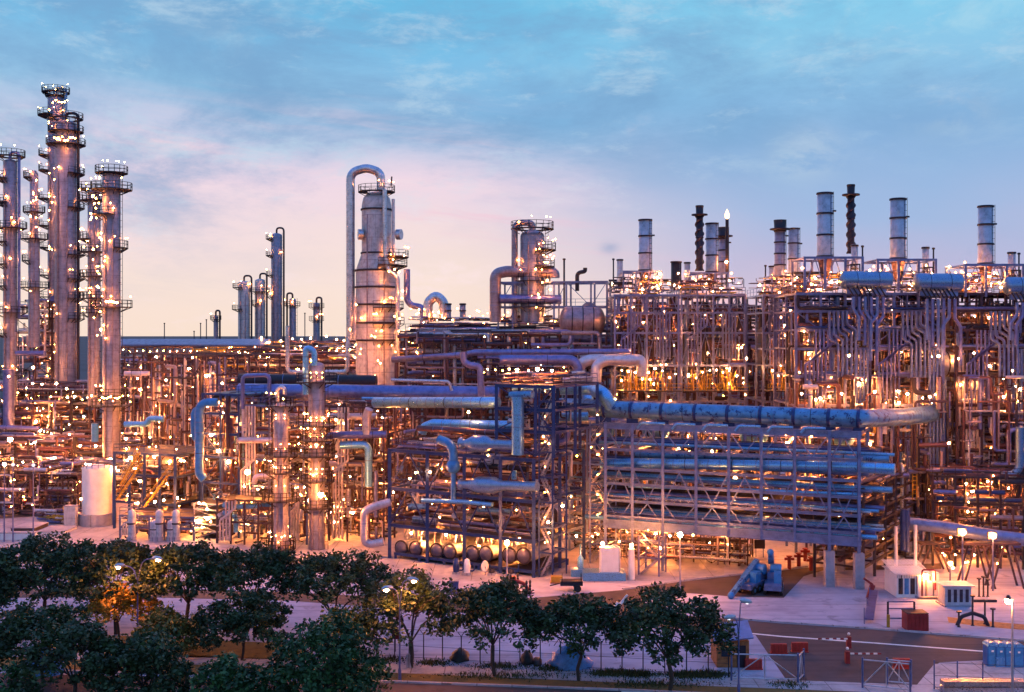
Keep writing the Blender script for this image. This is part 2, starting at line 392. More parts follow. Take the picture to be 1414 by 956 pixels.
def frame(md, label, levels, S, rows, m='steel_lilac', w=.38, name='steel_structure', cat='steel frame', deck=(), rail=(), brace='X', base=0.0, bracerows=None, ib=False, group=None, wherelamp=None, lampn=0, lampsize=.2, crossm=None, postz=None, bm='bulb', ped=0):
    """posts, beams per level, crossbeams, braces, decks, handrails - each a part"""
    t = thing(name, label, cat, md.w(S[0], rows[0], base), group); top = levels[-1]
    for si, s in enumerate(S):
        for r_ in rows:
            pb = MB().beam(md.w(s, r_, base+ped), md.w(s, r_, (postz[si] if postz else top)+w*.5), w, w, m, ib).build('post', t)
            if ped: 
                MB().box(md.w(s, r_, base)-Vector((.6,.6,0)), md.w(s, r_, base+ped)+Vector((.6,.6,0)), 'concrete').build('pedestal', t)
    for zi, z in enumerate(levels):
        for r_ in rows: MB().beam(md.w(S[0]-w*.55, r_-.01, z), md.w(S[-1]+w*.55, r_-.01, z), w*.7, w*1.05, m, ib).build('beam', t)
        for s in S: MB().beam(md.w(s, rows[0]+w*.4, z-.02), md.w(s, rows[-1]-w*.4, z-.02), w*.55, w*.75, crossm or m).build('crossbeam', t)
    zs = [base+ped]+list(levels)
    if brace:
        for bi in range(len(S)-1):
            for zi in range(len(zs)-1):
                if bracerows is not None and zi not in bracerows: continue
                z0, z1 = zs[zi], zs[zi+1]; a, b = S[bi], S[bi+1]; q = MB(); tt = rows[0]+.05; bw = w*.36
                if brace == 'X':
                    if (bi+zi) % 2: q.beam(md.w(a, tt, z0), md.w(b, tt, z1), bw, bw, m)
                    else: q.beam(md.w(b, tt, z0), md.w(a, tt, z1), bw, bw, m)
                else:
                    mid = (a+b)/2; q.beam(md.w(a, tt, z0), md.w(mid, tt, z1), bw, bw, m); q.beam(md.w(b, tt, z0), md.w(mid, tt, z1), bw, bw, m)
                q.build('brace', t)
    for z in deck:
        q = MB(); q.v = []; c = [md.w(S[0]+w*.3, rows[0]+w*.3, z+w*.55), md.w(S[-1]-w*.3, rows[0]+w*.3, z+w*.55), md.w(S[-1]-w*.3, rows[-1]-w*.3, z+w*.55), md.w(S[0]+w*.3, rows[-1]-w*.3, z+w*.55)]
        lo = [v-Vector((0,0,.06)) for v in c]; q.add(lo+c, [(0,3,2,1),(4,5,6,7),(0,1,5,4),(1,2,6,5),(2,3,7,6),(3,0,4,7)], 'steel_dark'); q.build('deck', t)
    for z in rail:
        q = MB(); z = z+w*.6; handrail(q, [md.w(S[0], rows[-1], z), md.w(S[0], rows[0]-.1, z), md.w(S[-1], rows[0]-.1, z), md.w(S[-1], rows[-1], z)], m); q.build('handrail', t)
    if lampn:
        for i in range(lampn):
            z = random.choice(levels); s = random.uniform(S[0], S[-1]); r_ = random.choice(rows[:2])-.3 if random.random() < .6 else random.uniform(rows[0], rows[-1])
            lamp(md.w(s, r_, z+(1.7 if z in deck else -.7)), lampsize*random.uniform(.7, 1.35), wherelamp, h=(1.5 if z in deck else 0), m=bm if random.random() < .75 else 'bulb_warm')
    return t
def span(a, b, n): return [a+(b-a)*i/n for i in range(n+1)]

def clutter(md, s0, s1, t0, t1, z0, z1, n, where, mats=('pipe_lilac', 'insul', 'pipe_brown', 'pipe_pale', 'insul_old'), rr=(.07, .22), vert=.45, lenf=.5, decks=None):
    mats = tuple(mats)+('steel_dark', 'steel_dark', 'pipe_brown', 'steel_brown'); n = int(n*1.7)  # dark pipes added to each tangle, their colour standing in for deep shade
    for i in range(n):
        r = random.uniform(*rr) if random.random() < .8 else rr[1]*1.5; m = random.choice(mats)
        s = random.uniform(s0, s1); t = random.uniform(t0, t1); z = random.uniform(z0, z1)
        pts = [md.w(s, t, z)]; ax = 'z' if random.random() < vert else 's'
        for k2 in range(random.choice((1, 2, 2, 3))):
            if ax == 'z': z2 = min(z1, max(z0, z+random.choice((-1, 1))*random.uniform(.25, 1)*(z1-z0)*lenf)); 
            else: z2 = z
            s2 = min(s1, max(s0, s+random.choice((-1, 1))*random.uniform(.2, 1)*(s1-s0)*lenf)) if ax == 's' else s
            t2 = min(t1, max(t0, t+random.choice((-1, 1))*random.uniform(.3, 1)*(t1-t0))) if ax == 't' else t
            if abs(z2-z)+abs(s2-s)+abs(t2-t) > r*5: pts.append(md.w(s2, t2, z2)); s, t, z = s2, t2, z2
            ax = random.choice({'z': 'sst', 's': 'zzt', 't': 'zs'}[ax])
        if len(pts) > 1: pipe(pts, r, m, where=where)
def rackpipes(md, s0, s1, ts, z, where, mats=('pipe_lilac', 'insul', 'pipe_pale', 'pipe_brown'), rr=(.12, .34), ends=True, up=.2):
    for t in ts:
        r = random.uniform(*rr); a = s0+random.uniform(-1, 2); b = s1-random.uniform(-1, 3); pts = [md.w(a, t, z+up+r), md.w(b, t, z+up+r)]
        if ends and random.random() < .4: pts.append(md.w(b, t, z+random.choice((-3, 2.5))))
        if ends and random.random() < .3: pts.insert(0, md.w(a, t, z+random.choice((-3, 2.2))))
        pipe(pts, r, random.choice(mats), where=where)
def tdrum(name, p, q, r, m, label, cat, n=20, legs=True, bands=3, group=None, legto=None, bw=.09):
    p, q = Vector(p), Vector(q); d = q-p; L = d.length
    t = thing(name, label, cat, ((p+q)/2)-Vector((0, 0, r+.6)), group)
    prof = [(r*math.sin(a), r*.5*(1-math.cos(a))-r*.5) for a in [i*PI/2/5 for i in range(6)]]
    prof = [(max(x2, .01), y2) for x2, y2 in prof]+[(max(x2, .01), L-y2) for x2, y2 in reversed(prof)]
    MB().lathe(prof, p, m, axis=d, n=n, cap=False).build('shell', t)
    for i in range(bands): 
        h = L*(i+.5)/bands; MB().lathe([(r+.005, h-bw), (r+.03, h-bw), (r+.03, h+bw), (r+.005, h+bw)], p, 'steel_dark', axis=d, n=n, cap=False).build('band', t)
    if legs:
        dn = d.normalized(); sd = dn.cross(Vector((0,0,1)))
        for f in (.2, .8):
            c = p+d*f; zb = c.z-r-.6 if legto is None else legto; q2 = MB()
            q2.beam(Vector((c.x, c.y, zb)), Vector((c.x, c.y, c.z-r*.6)), r*1.5, .35, 'steel_blue'); q2.build('saddle', t)
    return t
def tower(name, label, px, Y, top, bot, wpx, m, plats=(), where='', dome=True, cat='tower', ladder=1, loop=None, rings='half', sec=None, lampm='bulb', lsize=.2, railm='steel_dark', nl=2, base=None, group=None, cage=True):
    """vertical vessel: shell, platforms with railings, ladder, overhead pipe; py's are photo rows"""
    z1 = at(px, top, Y).z; z0 = at(px, bot, Y).z if base is None else base; r = wpx*Y/F/2; X = (px-CX)/F*Y
    t = thing(name, label, cat, (X, Y, z0), group)
    if sec is None:
        prof = [(r, 0)]+[(r, z1-z0-r*.5)]+([(r*math.cos(a), z1-z0-r*.5+r*.5*math.sin(a)) for a in (R(25), R(50), R(70), R(88))] if dome else [(r, z1-z0)])
    else: prof = [(wp*Y/F, at(px, py, Y).z-z0) for wp, py in sec]
    MB().lathe(prof, (X, Y, z0), m, n=24).build('shell', t)
    def rad(z):
        for i in range(len(prof)-1):
            if prof[i][1] <= z-z0 <= prof[i+1][1]:
                f = (z-z0-prof[i][1])/max(1e-6, prof[i+1][1]-prof[i][1]); return prof[i][0]*(1-f)+prof[i+1][0]*f
        return r
    for pi, pl in enumerate(plats):
        pl = pl if isinstance(pl, tuple) else (pl, 1.0); py, ext, a0, a1 = pl if len(pl) == 4 else (pl[0], pl[1], 0, 360)
        z = at(px, py, Y).z; rr = max(rad(z), r*.5)+.03; ro = rr+ext; K = max(6, int(abs(a1-a0)/20)); q = MB()
        vs = []; 
        for i in range(K+1):
            a = R(a0+(a1-a0)*i/K); ca, sa = math.cos(a), math.sin(a)
            for ra, zz in ((rr, z-.12), (ro, z-.12), (ro, z), (rr, z)): vs.append((X+ra*ca, Y+ra*sa, zz))
        fs = []
        for i in range(K):
            for j in range(4): fs.append((i*4+j, i*4+(j+1)%4, (i+1)*4+(j+1)%4, (i+1)*4+j))
        q.add(vs, fs, railm)
        for i in range(0, K+1, max(1, K//5)):
            a = R(a0+(a1-a0)*i/K); q.beam((X+rr*math.cos(a), Y+rr*math.sin(a), z-.9), (X+ro*math.cos(a), Y+ro*math.sin(a), z-.12), .1, .12, railm)
        plat = q.build('platform', t); q = MB()
        ring = [Vector((X+(ro-.05)*math.cos(R(a0+(a1-a0)*i/K)), Y+(ro-.05)*math.sin(R(a0+(a1-a0)*i/K)), z)) for i in range(K+1)]
        handrail(q, ring, railm, 1.15, .08, 1.4); q.build('railing', plat)
        for i in range(nl):
            a = R(random.uniform(max(a0, 180 if a1-a0 > 200 else a0), min(a1, 360))); 
            lamp((X+(ro-.1)*math.cos(a), Y+(ro-.1)*math.sin(a), z+1.75), lsize*random.uniform(.5, .95), where, h=1.75, m=lampm)
        if nl and random.random() < .7:
            a = R(random.uniform(200, 340)); lamp((X+(rr+.45)*math.cos(a), Y+(rr+.45)*math.sin(a), z+1.0), lsize, where, h=.95, m=lampm)
    for q3 in (-.35, .5):
        if wpx > 11: xx = X+r*q3; yy = Y-math.sqrt(max(0, 1-q3*q3))*r-.22; MB().tube([(xx, yy, z0), (xx, yy, z0+(z1-z0)*random.uniform(.6, .86)), (xx, yy+.5, z0+(z1-z0)*.88)], .13, 'insul_old', 6).build('downpipe', t)
    ladder = ladder or (1 if sec is None and name == 'tower' else 0)
    if ladder:
        q = MB(); lx = X+ladder*(r+.35); ly = Y-r*.35
        for dx in (-.22, .22): q.beam((lx+dx, ly, z0), (lx+dx, ly, z1), .07, .07, railm)
        for i in range(int((z1-z0)/1.1)): q.beam((lx-.22, ly, z0+i*1.1), (lx+.22, ly, z0+i*1.1), .05, .05, railm)
        for i in range(int((z1-z0)/4)): q.beam((lx, ly, z0+2+i*4), (X+ladder*r*.7, Y-r*.3, z0+2+i*4), .08, .08, railm)
        q.build('ladder', t)
    if loop:
        side, rp, up, dn_py, m2 = loop; rp = rp*Y/F/2; off = side*(r+rp+.35)
        q = MB(); pts = [(X, Y-.01, z1-.2), (X, Y, z1+up*Y/F), (X+off, Y-r*.3, z1+up*Y/F), (X+off, Y-r*.3, at(px, dn_py, Y).z)]
        q.tube(pts, rp, m2, 12, fillet=abs(off)*.49); q.build('overhead_pipe', t)
    return t
def stair_tower(md, s, t0, wid, dep, z0, z1, m, label, step=3.0, cat='stair tower', flightm=None, where=None):
    t = thing('stair_tower', label, cat, md.w(s, t0, z0))
    for a in (0, wid):
        for b in (0, dep): MB().beam(md.w(s+a, t0+b, z0), md.w(s+a, t0+b, z1), .2, .2, m).build('post', t)
    k2 = int((z1-z0)/step)
    for i in range(1, k2+1):
        z = z0+i*step; q = MB()
        for b in (0, dep): q.beam(md.w(s, t0+b, z), md.w(s+wid, t0+b, z), .14, .2, m)
        for a in (0, wid): q.beam(md.w(s+a, t0, z), md.w(s+a, t0+dep, z), .14, .2, m)
        q.build('landing', t); q = MB(); a, b = (.1, wid-.1) if i % 2 else (wid-.1, .1)
        for tt in (.2, .9): q.beam(md.w(s+a, t0+tt, z-step), md.w(s+b, t0+tt, z), .1, .28, flightm or m)
        for j in range(8):
            f = (j+.5)/8; q.beam(md.w(s+a+(b-a)*f, t0+.2, z-step+step*f), md.w(s+a+(b-a)*f, t0+.9, z-step+step*f), .25, .05, m)
        q.beam(md.w(s+a, t0+.15, z-step+1), md.w(s+b, t0+.15, z+1), .07, .07, flightm or m); q.build('stair_flight', t)
        if where and random.random() < .8: lamp(md.w(s+wid*.5, t0-.2, z+1.3), .15, where, h=0)
    return t

def bank(md, s0, n, dx, t, z0, z1, r, m, where, jog=0.0, zj=None):
    """ordered bank of parallel uprights that may all step sideways together"""
    for i in range(n):
        s = s0+i*dx
        if jog: zq = (zj if zj is not None else (z0+z1)/2)+i*dx*.8; pts = [md.w(s, t, z0), md.w(s, t, zq), md.w(s+jog, t, zq+abs(jog)*.6), md.w(s+jog, t, z1)]
        else: pts = [md.w(s, t, z0), md.w(s, t, z1)]
        pipe(pts, r, m, where=where)
# ------------------------------------------------------------------ ground, roads, kerbs
def sheet(name, poly, z, m, kind='structure', thick=0.0):
    b = MB(); P = [Vector((p[0], p[1], z)) for p in poly]
    b.add(P, [tuple(range(len(P)))], m)
    if thick:
        lo = [p-Vector((0,0,thick)) for p in P]; n = len(P)
        b.add(P+lo, [(i, (i+1)%n, (i+1)%n+n, i+n) for i in range(n)], m)
    o = b.build(name); return tag(o, kind=kind)
gp = lambda l: [gnd(*p) for p in l]
sheet('ground', [(-9000, -500), (9000, -500), (9000, 18000), (-9000, 18000)], 0, 'far_ground')
sheet('sand_yard', [(-200, 60), (200, 60), (200, 150), (-200, 150)], .004, 'sand')
sheet('plant_paving', [gnd(-200, 776), gnd(300, 786), gnd(560, 800), gnd(800, 806), gnd(1000, 798), gnd(1000, 770), gnd(1500, 770), (200, 250, 0), (-200, 250, 0)], .008, 'concrete')
sheet('site_road', gp([(-120, 816), (150, 812), (400, 818), (560, 826), (700, 829), (860, 815), (935, 804), (1115, 784), (1300, 778), (1300, 786), (1137, 788), (1110, 796), (1082, 826), (1010, 824), (935, 818), (880, 833), (900, 848), (1000, 854), (1080, 861), (1200, 869), (1414, 886), (1600, 900), (1600, 920), (1361, 912), (1297, 915), (1262, 958), (1085, 938), (1062, 905), (1043, 877), (860, 862), (700, 850), (560, 842), (400, 830), (150, 824), (-120, 828)]), .012, 'asphalt')
sheet('painted_line', gp([(1003, 871), (1080, 878.5), (1200, 887), (1364, 899.5), (1364, 901), (1200, 888.5), (1080, 880), (1003, 872.5)]), .016, 'paint')
b = MB(); pts = gp([(1000, 853), (1080, 860), (1200, 868), (1414, 885), (1600, 899)])
for i in range(len(pts)-1): b.beam(pts[i]+Vector((0,0,.06)), pts[i+1]+Vector((0,0,.06)), .3, .13, 'kerb')
tag(b.build('kerb'), kind='structure')
b = MB(); pts = gp([(860, 814), (935, 803), (1115, 783)])
for i in range(len(pts)-1): b.beam(pts[i]+Vector((0,0,.06)), pts[i+1]+Vector((0,0,.06)), .3, .13, 'kerb')
tag(b.build('kerb'), kind='structure')
# public road with verge and footpath in front, running slightly down to the right
def strip(name, y0l, y0r, y1l, y1r, z, m, x0=-250, x1=1650):
    return sheet(name, [gnd(x0, y1l), gnd(x1, y1r), gnd(x1, y0r), gnd(x0, y0l)], z, m)
def lp(py_at0, py_at1, px): return py_at0+(py_at1-py_at0)*px/1414
sheet('footpath', gp([(-250, 884), (560, 918), (1100, 940), (1700, 962), (1700, 976), (1100, 952), (560, 930), (-250, 896)]), .02, 'kerb')
sheet('verge', gp([(-250, 896), (560, 930), (860, 943), (1700, 976), (1700, 990), (860, 953), (560, 942), (-250, 912)]), .016, 'verge')
sheet('road', [gnd(-400, 920), gnd(560, 944), gnd(860, 955), gnd(1800, 996), (90, 40, 0), (-90, 40, 0)], .02, 'asphalt')
b = MB()
for a, c in (((-250, 917), (560, 943)), ((560, 943), (860, 954)), ((860, 954), (1700, 991))):
    b.beam(gnd(*a)+Vector((0,0,.08)), gnd(*c)+Vector((0,0,.08)), .3, .13, 'kerb')
tag(b.build('kerb'), kind='structure')
for i, (x0, y0, x1, y1) in enumerate(((858, 947, 900, 948.5), (560, 950, 640, 954))):
    sheet('light_trail_strip', gp([(x0, y0+8), (x1, y1+8), (x1, y1+9.6), (x0, y0+9.6)]), .03, 'paint')  # white strips laid on the road in place of car light trails
# lawn patches between near trees
sheet('lawn', gp([(160, 878), (420, 890), (420, 912), (150, 905)]), .02, 'verge')
# paved apron right
sheet('paved_apron', gp([(1290, 918), (1366, 913), (1600, 925), (1600, 975), (1255, 960)]), .05, 'kerb')
sheet('earth_strip', gp([(1308, 852), (1362, 858), (1480, 868), (1480, 876), (1365, 866), (1310, 860)]), .006, 'timber')
sheet('service_road', gp([(-120, 716), (88, 705), (88, 711), (-120, 724)]), .012, 'asphalt')

# ------------------------------------------------------------------ S2: the long blue grey pipe rack
LIL = 'steel_lilac'
S2 = Mod(836, 141, 1190, 128, 9.5)
px2 = [836, 873, 915, 961, 1006, 1051, 1097, 1145, 1186]
s2 = [S2.sa(p) for p in px2]; ref = 1006
lv = [S2.z(ref, p) for p in (735, 724, 701, 677, 655, 628, 594)]
t = thing('pipe_rack', 'long slate blue steel pipe rack with V braces bridging the roadway', 'pipe rack', S2.w(0, 0, 0))
W = .33
for i, s in enumerate(s2):
    for r_ in (0, S2.D):
        low = 0 if i in (0, 1, 2, 7, 8) else lv[0]-.6
        ped = 4.2 if i in (7, 8) else 0
        MB().beam(S2.w(s, r_, low+ped), S2.w(s, r_, lv[-1]+.3), W, W, 'steel_blue', True).build('post', t)
        if ped: MB().box(S2.w(s, r_, 0)-Vector((.55, .45, 0)), S2.w(s, r_, ped)+Vector((.55, .45, 0)), 'concrete').build('pedestal', t)
for zi, z in enumerate(lv):
    for r_ in (-.01, S2.D+.01): MB().beam(S2.w(s2[0]-.3, r_, z), S2.w(s2[-1]+.3, r_, z), .3, (1.15 if zi == 0 else .8 if zi == len(lv)-1 else .36), 'steel_blue', True).build('beam', t)
    for s in s2: MB().beam(S2.w(s, .25, z-.03), S2.w(s, S2.D-.25, z-.03), .26, .34, 'steel_blue').build('crossbeam', t)
for bi in range(len(s2)-1):
    a, c = s2[bi], s2[bi+1]; mid = (a+c)/2
    for z0, z1, up in ((lv[0]+.5, lv[2]-.2, 0), (lv[2]+.2, lv[4]-.2, 1), (lv[5]+.2, lv[6]-.4, 0)):
        q = MB(); za, zb = (z0, z1) if (bi+up) % 2 else (z1, z0)
        q.beam(S2.w(a+.2, .06, za), S2.w(mid, .06, zb), .10, .13, 'steel_blue'); q.beam(S2.w(c-.2, .06, za), S2.w(mid, .06, zb), .10, .13, 'steel_blue'); q.build('brace', t)
q = MB(); q.box((0,0,0), (.01,.01,.01), 'steel_dark'); 
wS2 = 'inside the long slate blue pipe rack'
for zi, z in enumerate(lv[:-1]):
    for k2 in range(9):
        if zi == 4 and k2 in (0, 1): continue
        r = random.choice((.16, .22, .3, .38)); tt = .7+k2*1.0
        if k2 > 2 and random.random() < .25: continue
        if k2 <= 2 and random.random() < .5: continue
        if k2 > 3: pipe([S2.w(-2, tt, z+.3+.3), S2.w(S2.L+1.5, tt, z+.6)], .3, random.choice(('steel_dark', 'steel_dark', 'steel_navy')), where=wS2); continue  # near-black fill pipes, interior shade of the rack put into their colour
        pipe([S2.w(-3, tt, z+.25+r), S2.w(S2.L+random.uniform(.5, 3.5), tt, z+.25+r)], r, random.choice(('pipe_cyan', 'steel_blue', 'insul', 'pipe_lilac')), where=wS2)
for zi in (1, 2, 3, 4, 5):
    for k2 in range(3): lamp(S2.w(random.uniform(2, S2.L-2), random.uniform(5, 9), lv[zi]+2.1), .2, wS2, h=0)
for px, py, sz in ((1015, 660, .34), (1057, 689, .36), (886, 686, .24), (888, 592, .2), (1085, 601, .25), (925, 740, .3), (957, 739, .27), (1125, 716, .2), (893, 655, .22)):
    lamp(S2.pt(px, py, 4.5), sz, h=0, m='flood' if sz > .3 else 'bulb', label={1015: 'bright star-like lamp deep in the middle of the slate blue rack', 1057: 'brightest orange lamp among the lower decks of the slate blue rack'}.get(px), where=wS2)
# the great aged pipe on top and the pale one in the middle
P = S2.pt
pipe([at(752, 560, 158), at(806, 562, 150), P(835, 565, 3), P(1000, 572, 3), P(1170, 578, 3), P(1188, 578, 3), at(1245, 576, 140), at(1300, 570, 152)], 1.12, 'pipe_blue', 'very thick aged blue pipe with dark patches lying along the top of the rack', fillet=4, n=20)
SADL = ['leftmost', 'second', 'third', 'fourth', 'fifth', 'sixth', 'seventh', 'eighth', 'rightmost']
for i in range(9):
    c = P(px2[i], 565+(px2[i]-835)*.037, 3); t = thing('pipe_saddle', f'{SADL[i]} dark saddle collar under the very thick aged blue pipe', 'pipe saddle', Vector((c.x, c.y, lv[-1])), 'saddles of the aged blue pipe')
    MB().beam(S2.w(S2.sa(px2[i], 3), 3, lv[-1]+.2), Vector((c.x, c.y, c.z-.9)), 1.5, .3, 'steel_navy').build('stand', t)
    MB().lathe([(1.13, -.2), (1.18, -.2), (1.18, .2), (1.13, .2)], c, 'steel_navy', axis=(S2.e.x, S2.e.y, -.03), n=20, cap=False).build('collar', t)
pipe([P(830, 641, 1.3), P(880, 640, 1.3), P(1186, 645, 1.3), P(1236, 648, 1.3)], .66, 'pipe_cyan', 'thick pale cyan pipe gleaming through the middle deck of the rack', n=16)
pipe([P(872, 628, 3.4), P(1150, 632, 3.4), P(1228, 634, 3.4)], .42, 'pipe_blue', 'blue pipe just behind and above the gleaming pale cyan pipe', n=12)
pipe([P(868, 671, .7), P(1186, 683, .7)], .24, 'pipe_cyan', 'slender pale cyan pipe under the gleaming thick one', n=10)
pipe([P(868, 720, .7), P(1000, 724, .7)], .2, 'pipe_cyan', where=wS2)
for a, c in ((880, 918), (928, 960), (970, 1005), (1015, 1050), (1060, 1095), (1106, 1140)):
    y0 = 578+(a-836)*.03
    pipe([P(a, y0+12, -.1), P(a+6, y0+5, -.1), P(c, y0+6, -.1)], .17, 'pipe_cyan', where='hung under the very thick aged blue pipe')
# pale drum-like bundle left behind the rack
for k2, (px, py) in enumerate(((1040, 598), (1160, 600), (905, 590))):
    tdrum('vessel', P(px-12, py, 12), P(px+14, py+2, 12), 1.3, 'pipe_cyan', ['short pale blue vessel seen behind the top bay of the rack, near its middle', 'short pale blue vessel seen behind the top bay near the right end of the rack', 'short pale blue vessel seen behind the top left bay of the rack'][k2], 'vessel', legs=False)
# long outgoing pipes of the top left
EL = lambda pts, r, m, lab=None, **k: pipe(pts, r, m, lab, **k)
EL([at(772, 536, 150), at(818, 536, 149), at(834, 545, 143), P(846, 566, 3)], .95, 'pipe_cyan', 'thick pale blue elbow pipe dropping onto the aged pipe at its left end', fillet=2.4, n=16)
EL([at(708, 535, 158), at(806, 536, 156), at(812, 548, 156), at(812, 556, 155)], .8, 'pipe_cyan', 'pale blue ribbed pipe behind the elbow pipe at the rack corner', n=14)
EL([at(766, 577, 146), at(812, 575, 146)], .62, 'pipe_cyan', 'short gleaming cyan pipe tucked below the left end of the aged pipe', n=14)
EL([at(800, 526, 165), at(800, 504, 165), at(812, 497, 165), at(884, 497, 165), at(887, 505, 165), at(887, 520, 165)], .85, 'pipe_pale', 'bold pale pipe arching left and down above the rack corner', fillet=2.6, n=16)
EL([at(823, 528, 162), at(823, 505, 162), at(836, 497.5, 162), at(880, 497.5, 162)], .8, 'pipe_pale', 'inner pale arching pipe nested in the bold pale pipe above the rack corner', fillet=2.4, n=16)
EL([at(690, 497, 162), at(790, 497, 162), at(798, 506, 162), at(798, 528, 162)], .75, 'pipe_lilac', 'long lilac pipe that turns down beside the arching pale pipes', fillet=2.4, n=16)
EL([at(541, 497, 178), at(541, 497, 178)+Vector((.1,0,0)), at(645, 490, 172), at(655, 487, 171), at(870, 486, 168)], .5, 'pipe_lilac', 'long grey lilac pipe running high behind the navy frame', n=12)
EL([at(640, 486, 160), at(640, 500, 160), at(650, 505, 160), at(663, 506, 160), at(665, 555, 160)], .5, 'pipe_lilac', 'lilac pipe looping down to the navy frame from its upper left', n=12)

# ------------------------------------------------------------------ S1: the navy frame with exchangers
S1 = Mod(538, 146, 737, 134, 13)
p1x = [538, 590, 641, 691, 737]; s1 = [S1.sa(p) for p in p1x]
l1 = [S1.z(641, p) for p in (737, 684, 629)]
frame(S1, 'navy exchanger frame with stacked decks and lit piping', l1, s1, [0, 6.5, 13], 'steel_navy', .42, 'exchanger_structure', 'exchanger frame', deck=[l1[0]], rail=[l1[0], l1[1], l1[2]], brace='V', ib=True, bracerows=(1, 2))
wS1 = 'inside the navy exchanger frame'
s1b = [S1.sa(p) for p in (640, 690, 737)]; l1b = [S1.z(700, p) for p in (595, 565, 533)]
frame(S1, 'tall navy upper frame with a flat railed roof deck', l1b, [S1.sa(p)-.05 for p in (683, 737, 762)], [.5, 6, 12], 'steel_navy', .4, 'upper_structure', 'steel frame', deck=[l1b[-1]], rail=[l1b[-1]], brace='X', ib=True, base=l1[2]+.4)
stair_tower(S1, S1.sa(741), .6, 1.9, 3.5, 0, l1b[-1], 'steel_navy', 'navy caged stair tower at the right edge of the exchanger frame', 3.1, where='on the navy stair tower', flightm='insul')
Q = S1.pt
EL([Q(516, 556, 6), Q(516, 556, 6)+Vector((.1,0,0)), Q(688, 556, 6)], .75, 'pipe_cyan', 'long bright cyan pipe across the top of the navy frame', n=16)
EL([Q(510, 565, 6), Q(506, 575, 6), Q(506, 600, 6)], .6, 'pipe_pale', 'pale downpipe at the left end of the long bright cyan pipe')
EL([Q(583, 598, 3), Q(586, 590, 3), Q(598, 585, 3), Q(712, 588, 3)], .62, 'pipe_cyan', 'cyan pipe with a curled left end below the top cyan pipe', n=14)
EL([Q(606, 607, -.2), Q(620, 612, -.2), Q(626, 622, -.2), Q(626, 636, -.2)], .6, 'pipe_azure', 'azure elbow pipe feeding the small ball valve on the navy frame', fillet=2, n=14)
b = MB(); b.sphere(Q(626, 644, -.2), .95, 'pipe_azure', 10); b.lathe([(.35, 0), (.35, 4)], Q(626, 690, -.2), 'pipe_azure', n=10); solo('ball_valve', b, 'round azure ball valve hanging on the navy frame front', 'valve')
# two long reducers
for k2, (xa, xb, py, lab) in enumerate(((636, 716, 612, 'upper blue reducer pipe that swells left of the tall blue standpipe'), (636, 742, 669, 'lower blue reducer pipe with a swollen middle on the navy frame'))):
    a, c = Q(xa, py, -.3), Q(xb, py+3, -.3); L = (c-a).length; d = c-a
    b = MB(); b.lathe([(.75, 0), (.75, .25), (.5, .3), (.5, L*.1), (1.05, L*.24), (1.05, L*.45), (.62, L*.56), (.62, L)], a, 'drum_blue', axis=d, n=26); solo('reducer_pipe', b, lab, 'reducer pipe')
EL([Q(715, 548, -.3), Q(715, 628, -.3)], .78, 'pipe_cyan', 'tall bright blue standpipe on the right of the navy frame', n=16)
EL([Q(705, 546, -.2), Q(736, 545, -.2)], .5, 'pipe_blue', 'short blue crosspipe over the tall blue standpipe')
EL([Q(583, 691, -.3), Q(640, 693, -.3), Q(680, 697, -.3)], .3, 'pipe_cyan', 'slim cyan pipe under the second deck of the navy frame')
EL([Q(565, 699, 1), Q(590, 700, 1)], .4, 'pipe_blue', where=wS1)
EL([Q(660, 704, 1), Q(705, 706, 1)], .3, 'pipe_blue', where=wS1)
EL([Q(710, 650, 1), Q(710, 662, 1)], .35, 'pipe_cyan', where=wS1)
tdrum('reactor', Q(655, 640, 5), Q(700, 642, 5), 2.0, 'pipe_pale', 'large glowing cream vessel lit orange behind the lower reducer pipe', 'vessel', legs=False)
# eight exchangers on a low frame, ends to the viewer
exl = ['leftmost', 'second', 'third', 'fourth', 'fifth', 'sixth', 'seventh', 'rightmost']
for i, (px, py) in enumerate(((554, 757), (574, 758), (603, 761), (621, 762), (652, 764), (671, 765), (703, 767), (723, 768))):
    c = Q(px, py, .6); dirv = Vector((S1.n.x, S1.n.y, 0)); L = 8.5; r = .92
    t = thing('heat_exchanger', f'{exl[i]} of the eight grey domed exchangers facing the roadway', 'heat exchanger', c-Vector((0,0,r)), 'exchangers under the navy frame')
    MB().lathe([(r, 0), (r, L)], c, 'stack_blue', axis=dirv, n=20).build('shell', t)
    MB().lathe([(.02, -.6), (r*.5, -.5), (r*.85, -.25), (r, 0)], c, 'dome_grey', axis=dirv, n=20, cap=False).build('end_dome', t)
    MB().lathe([(r+.14, -.06), (r+.14, .14)], c, 'steel_dark', axis=dirv, n=20).build('flange', t)
    MB().tube([c+dirv*1.2, c+dirv*1.2+Vector((0,0,1.5)), c+dirv*1.2+Vector((.5,0,2.6))], .2, 'insul', 8).build('nozzle', t)
    MB().tube([c+dirv*3, c+dirv*3+Vector((-.2,0,2.2)), c+dirv*3+Vector((-.2,1,2.6))], .16, 'pipe_pale', 8).build('nozzle', t)
lz = Q(640, 776, .6).z
frame(S1, 'low navy bench carrying the eight domed exchangers', [lz], [S1.sa(p) for p in (545, 578, 612, 660, 700, 735)], [.2, 8.8], 'steel_navy', .34, 'equipment_bench', 'bench frame', brace=None, deck=[lz])
for i, px in enumerate((568, 616, 666, 717)):
    lamp(Q(px, 736+i*2.6, .3), .26, h=0, m='flood', label=f"{['leftmost', 'second', 'third', 'rightmost'][i]} bright lamp in the row under the navy deck edge")
for i, px in enumerate((589, 640, 691, 661)):
    lamp(Q(px, 749+i*1.8, 1.6), .3, h=3, m='flood', where='on posts between the domed exchangers')
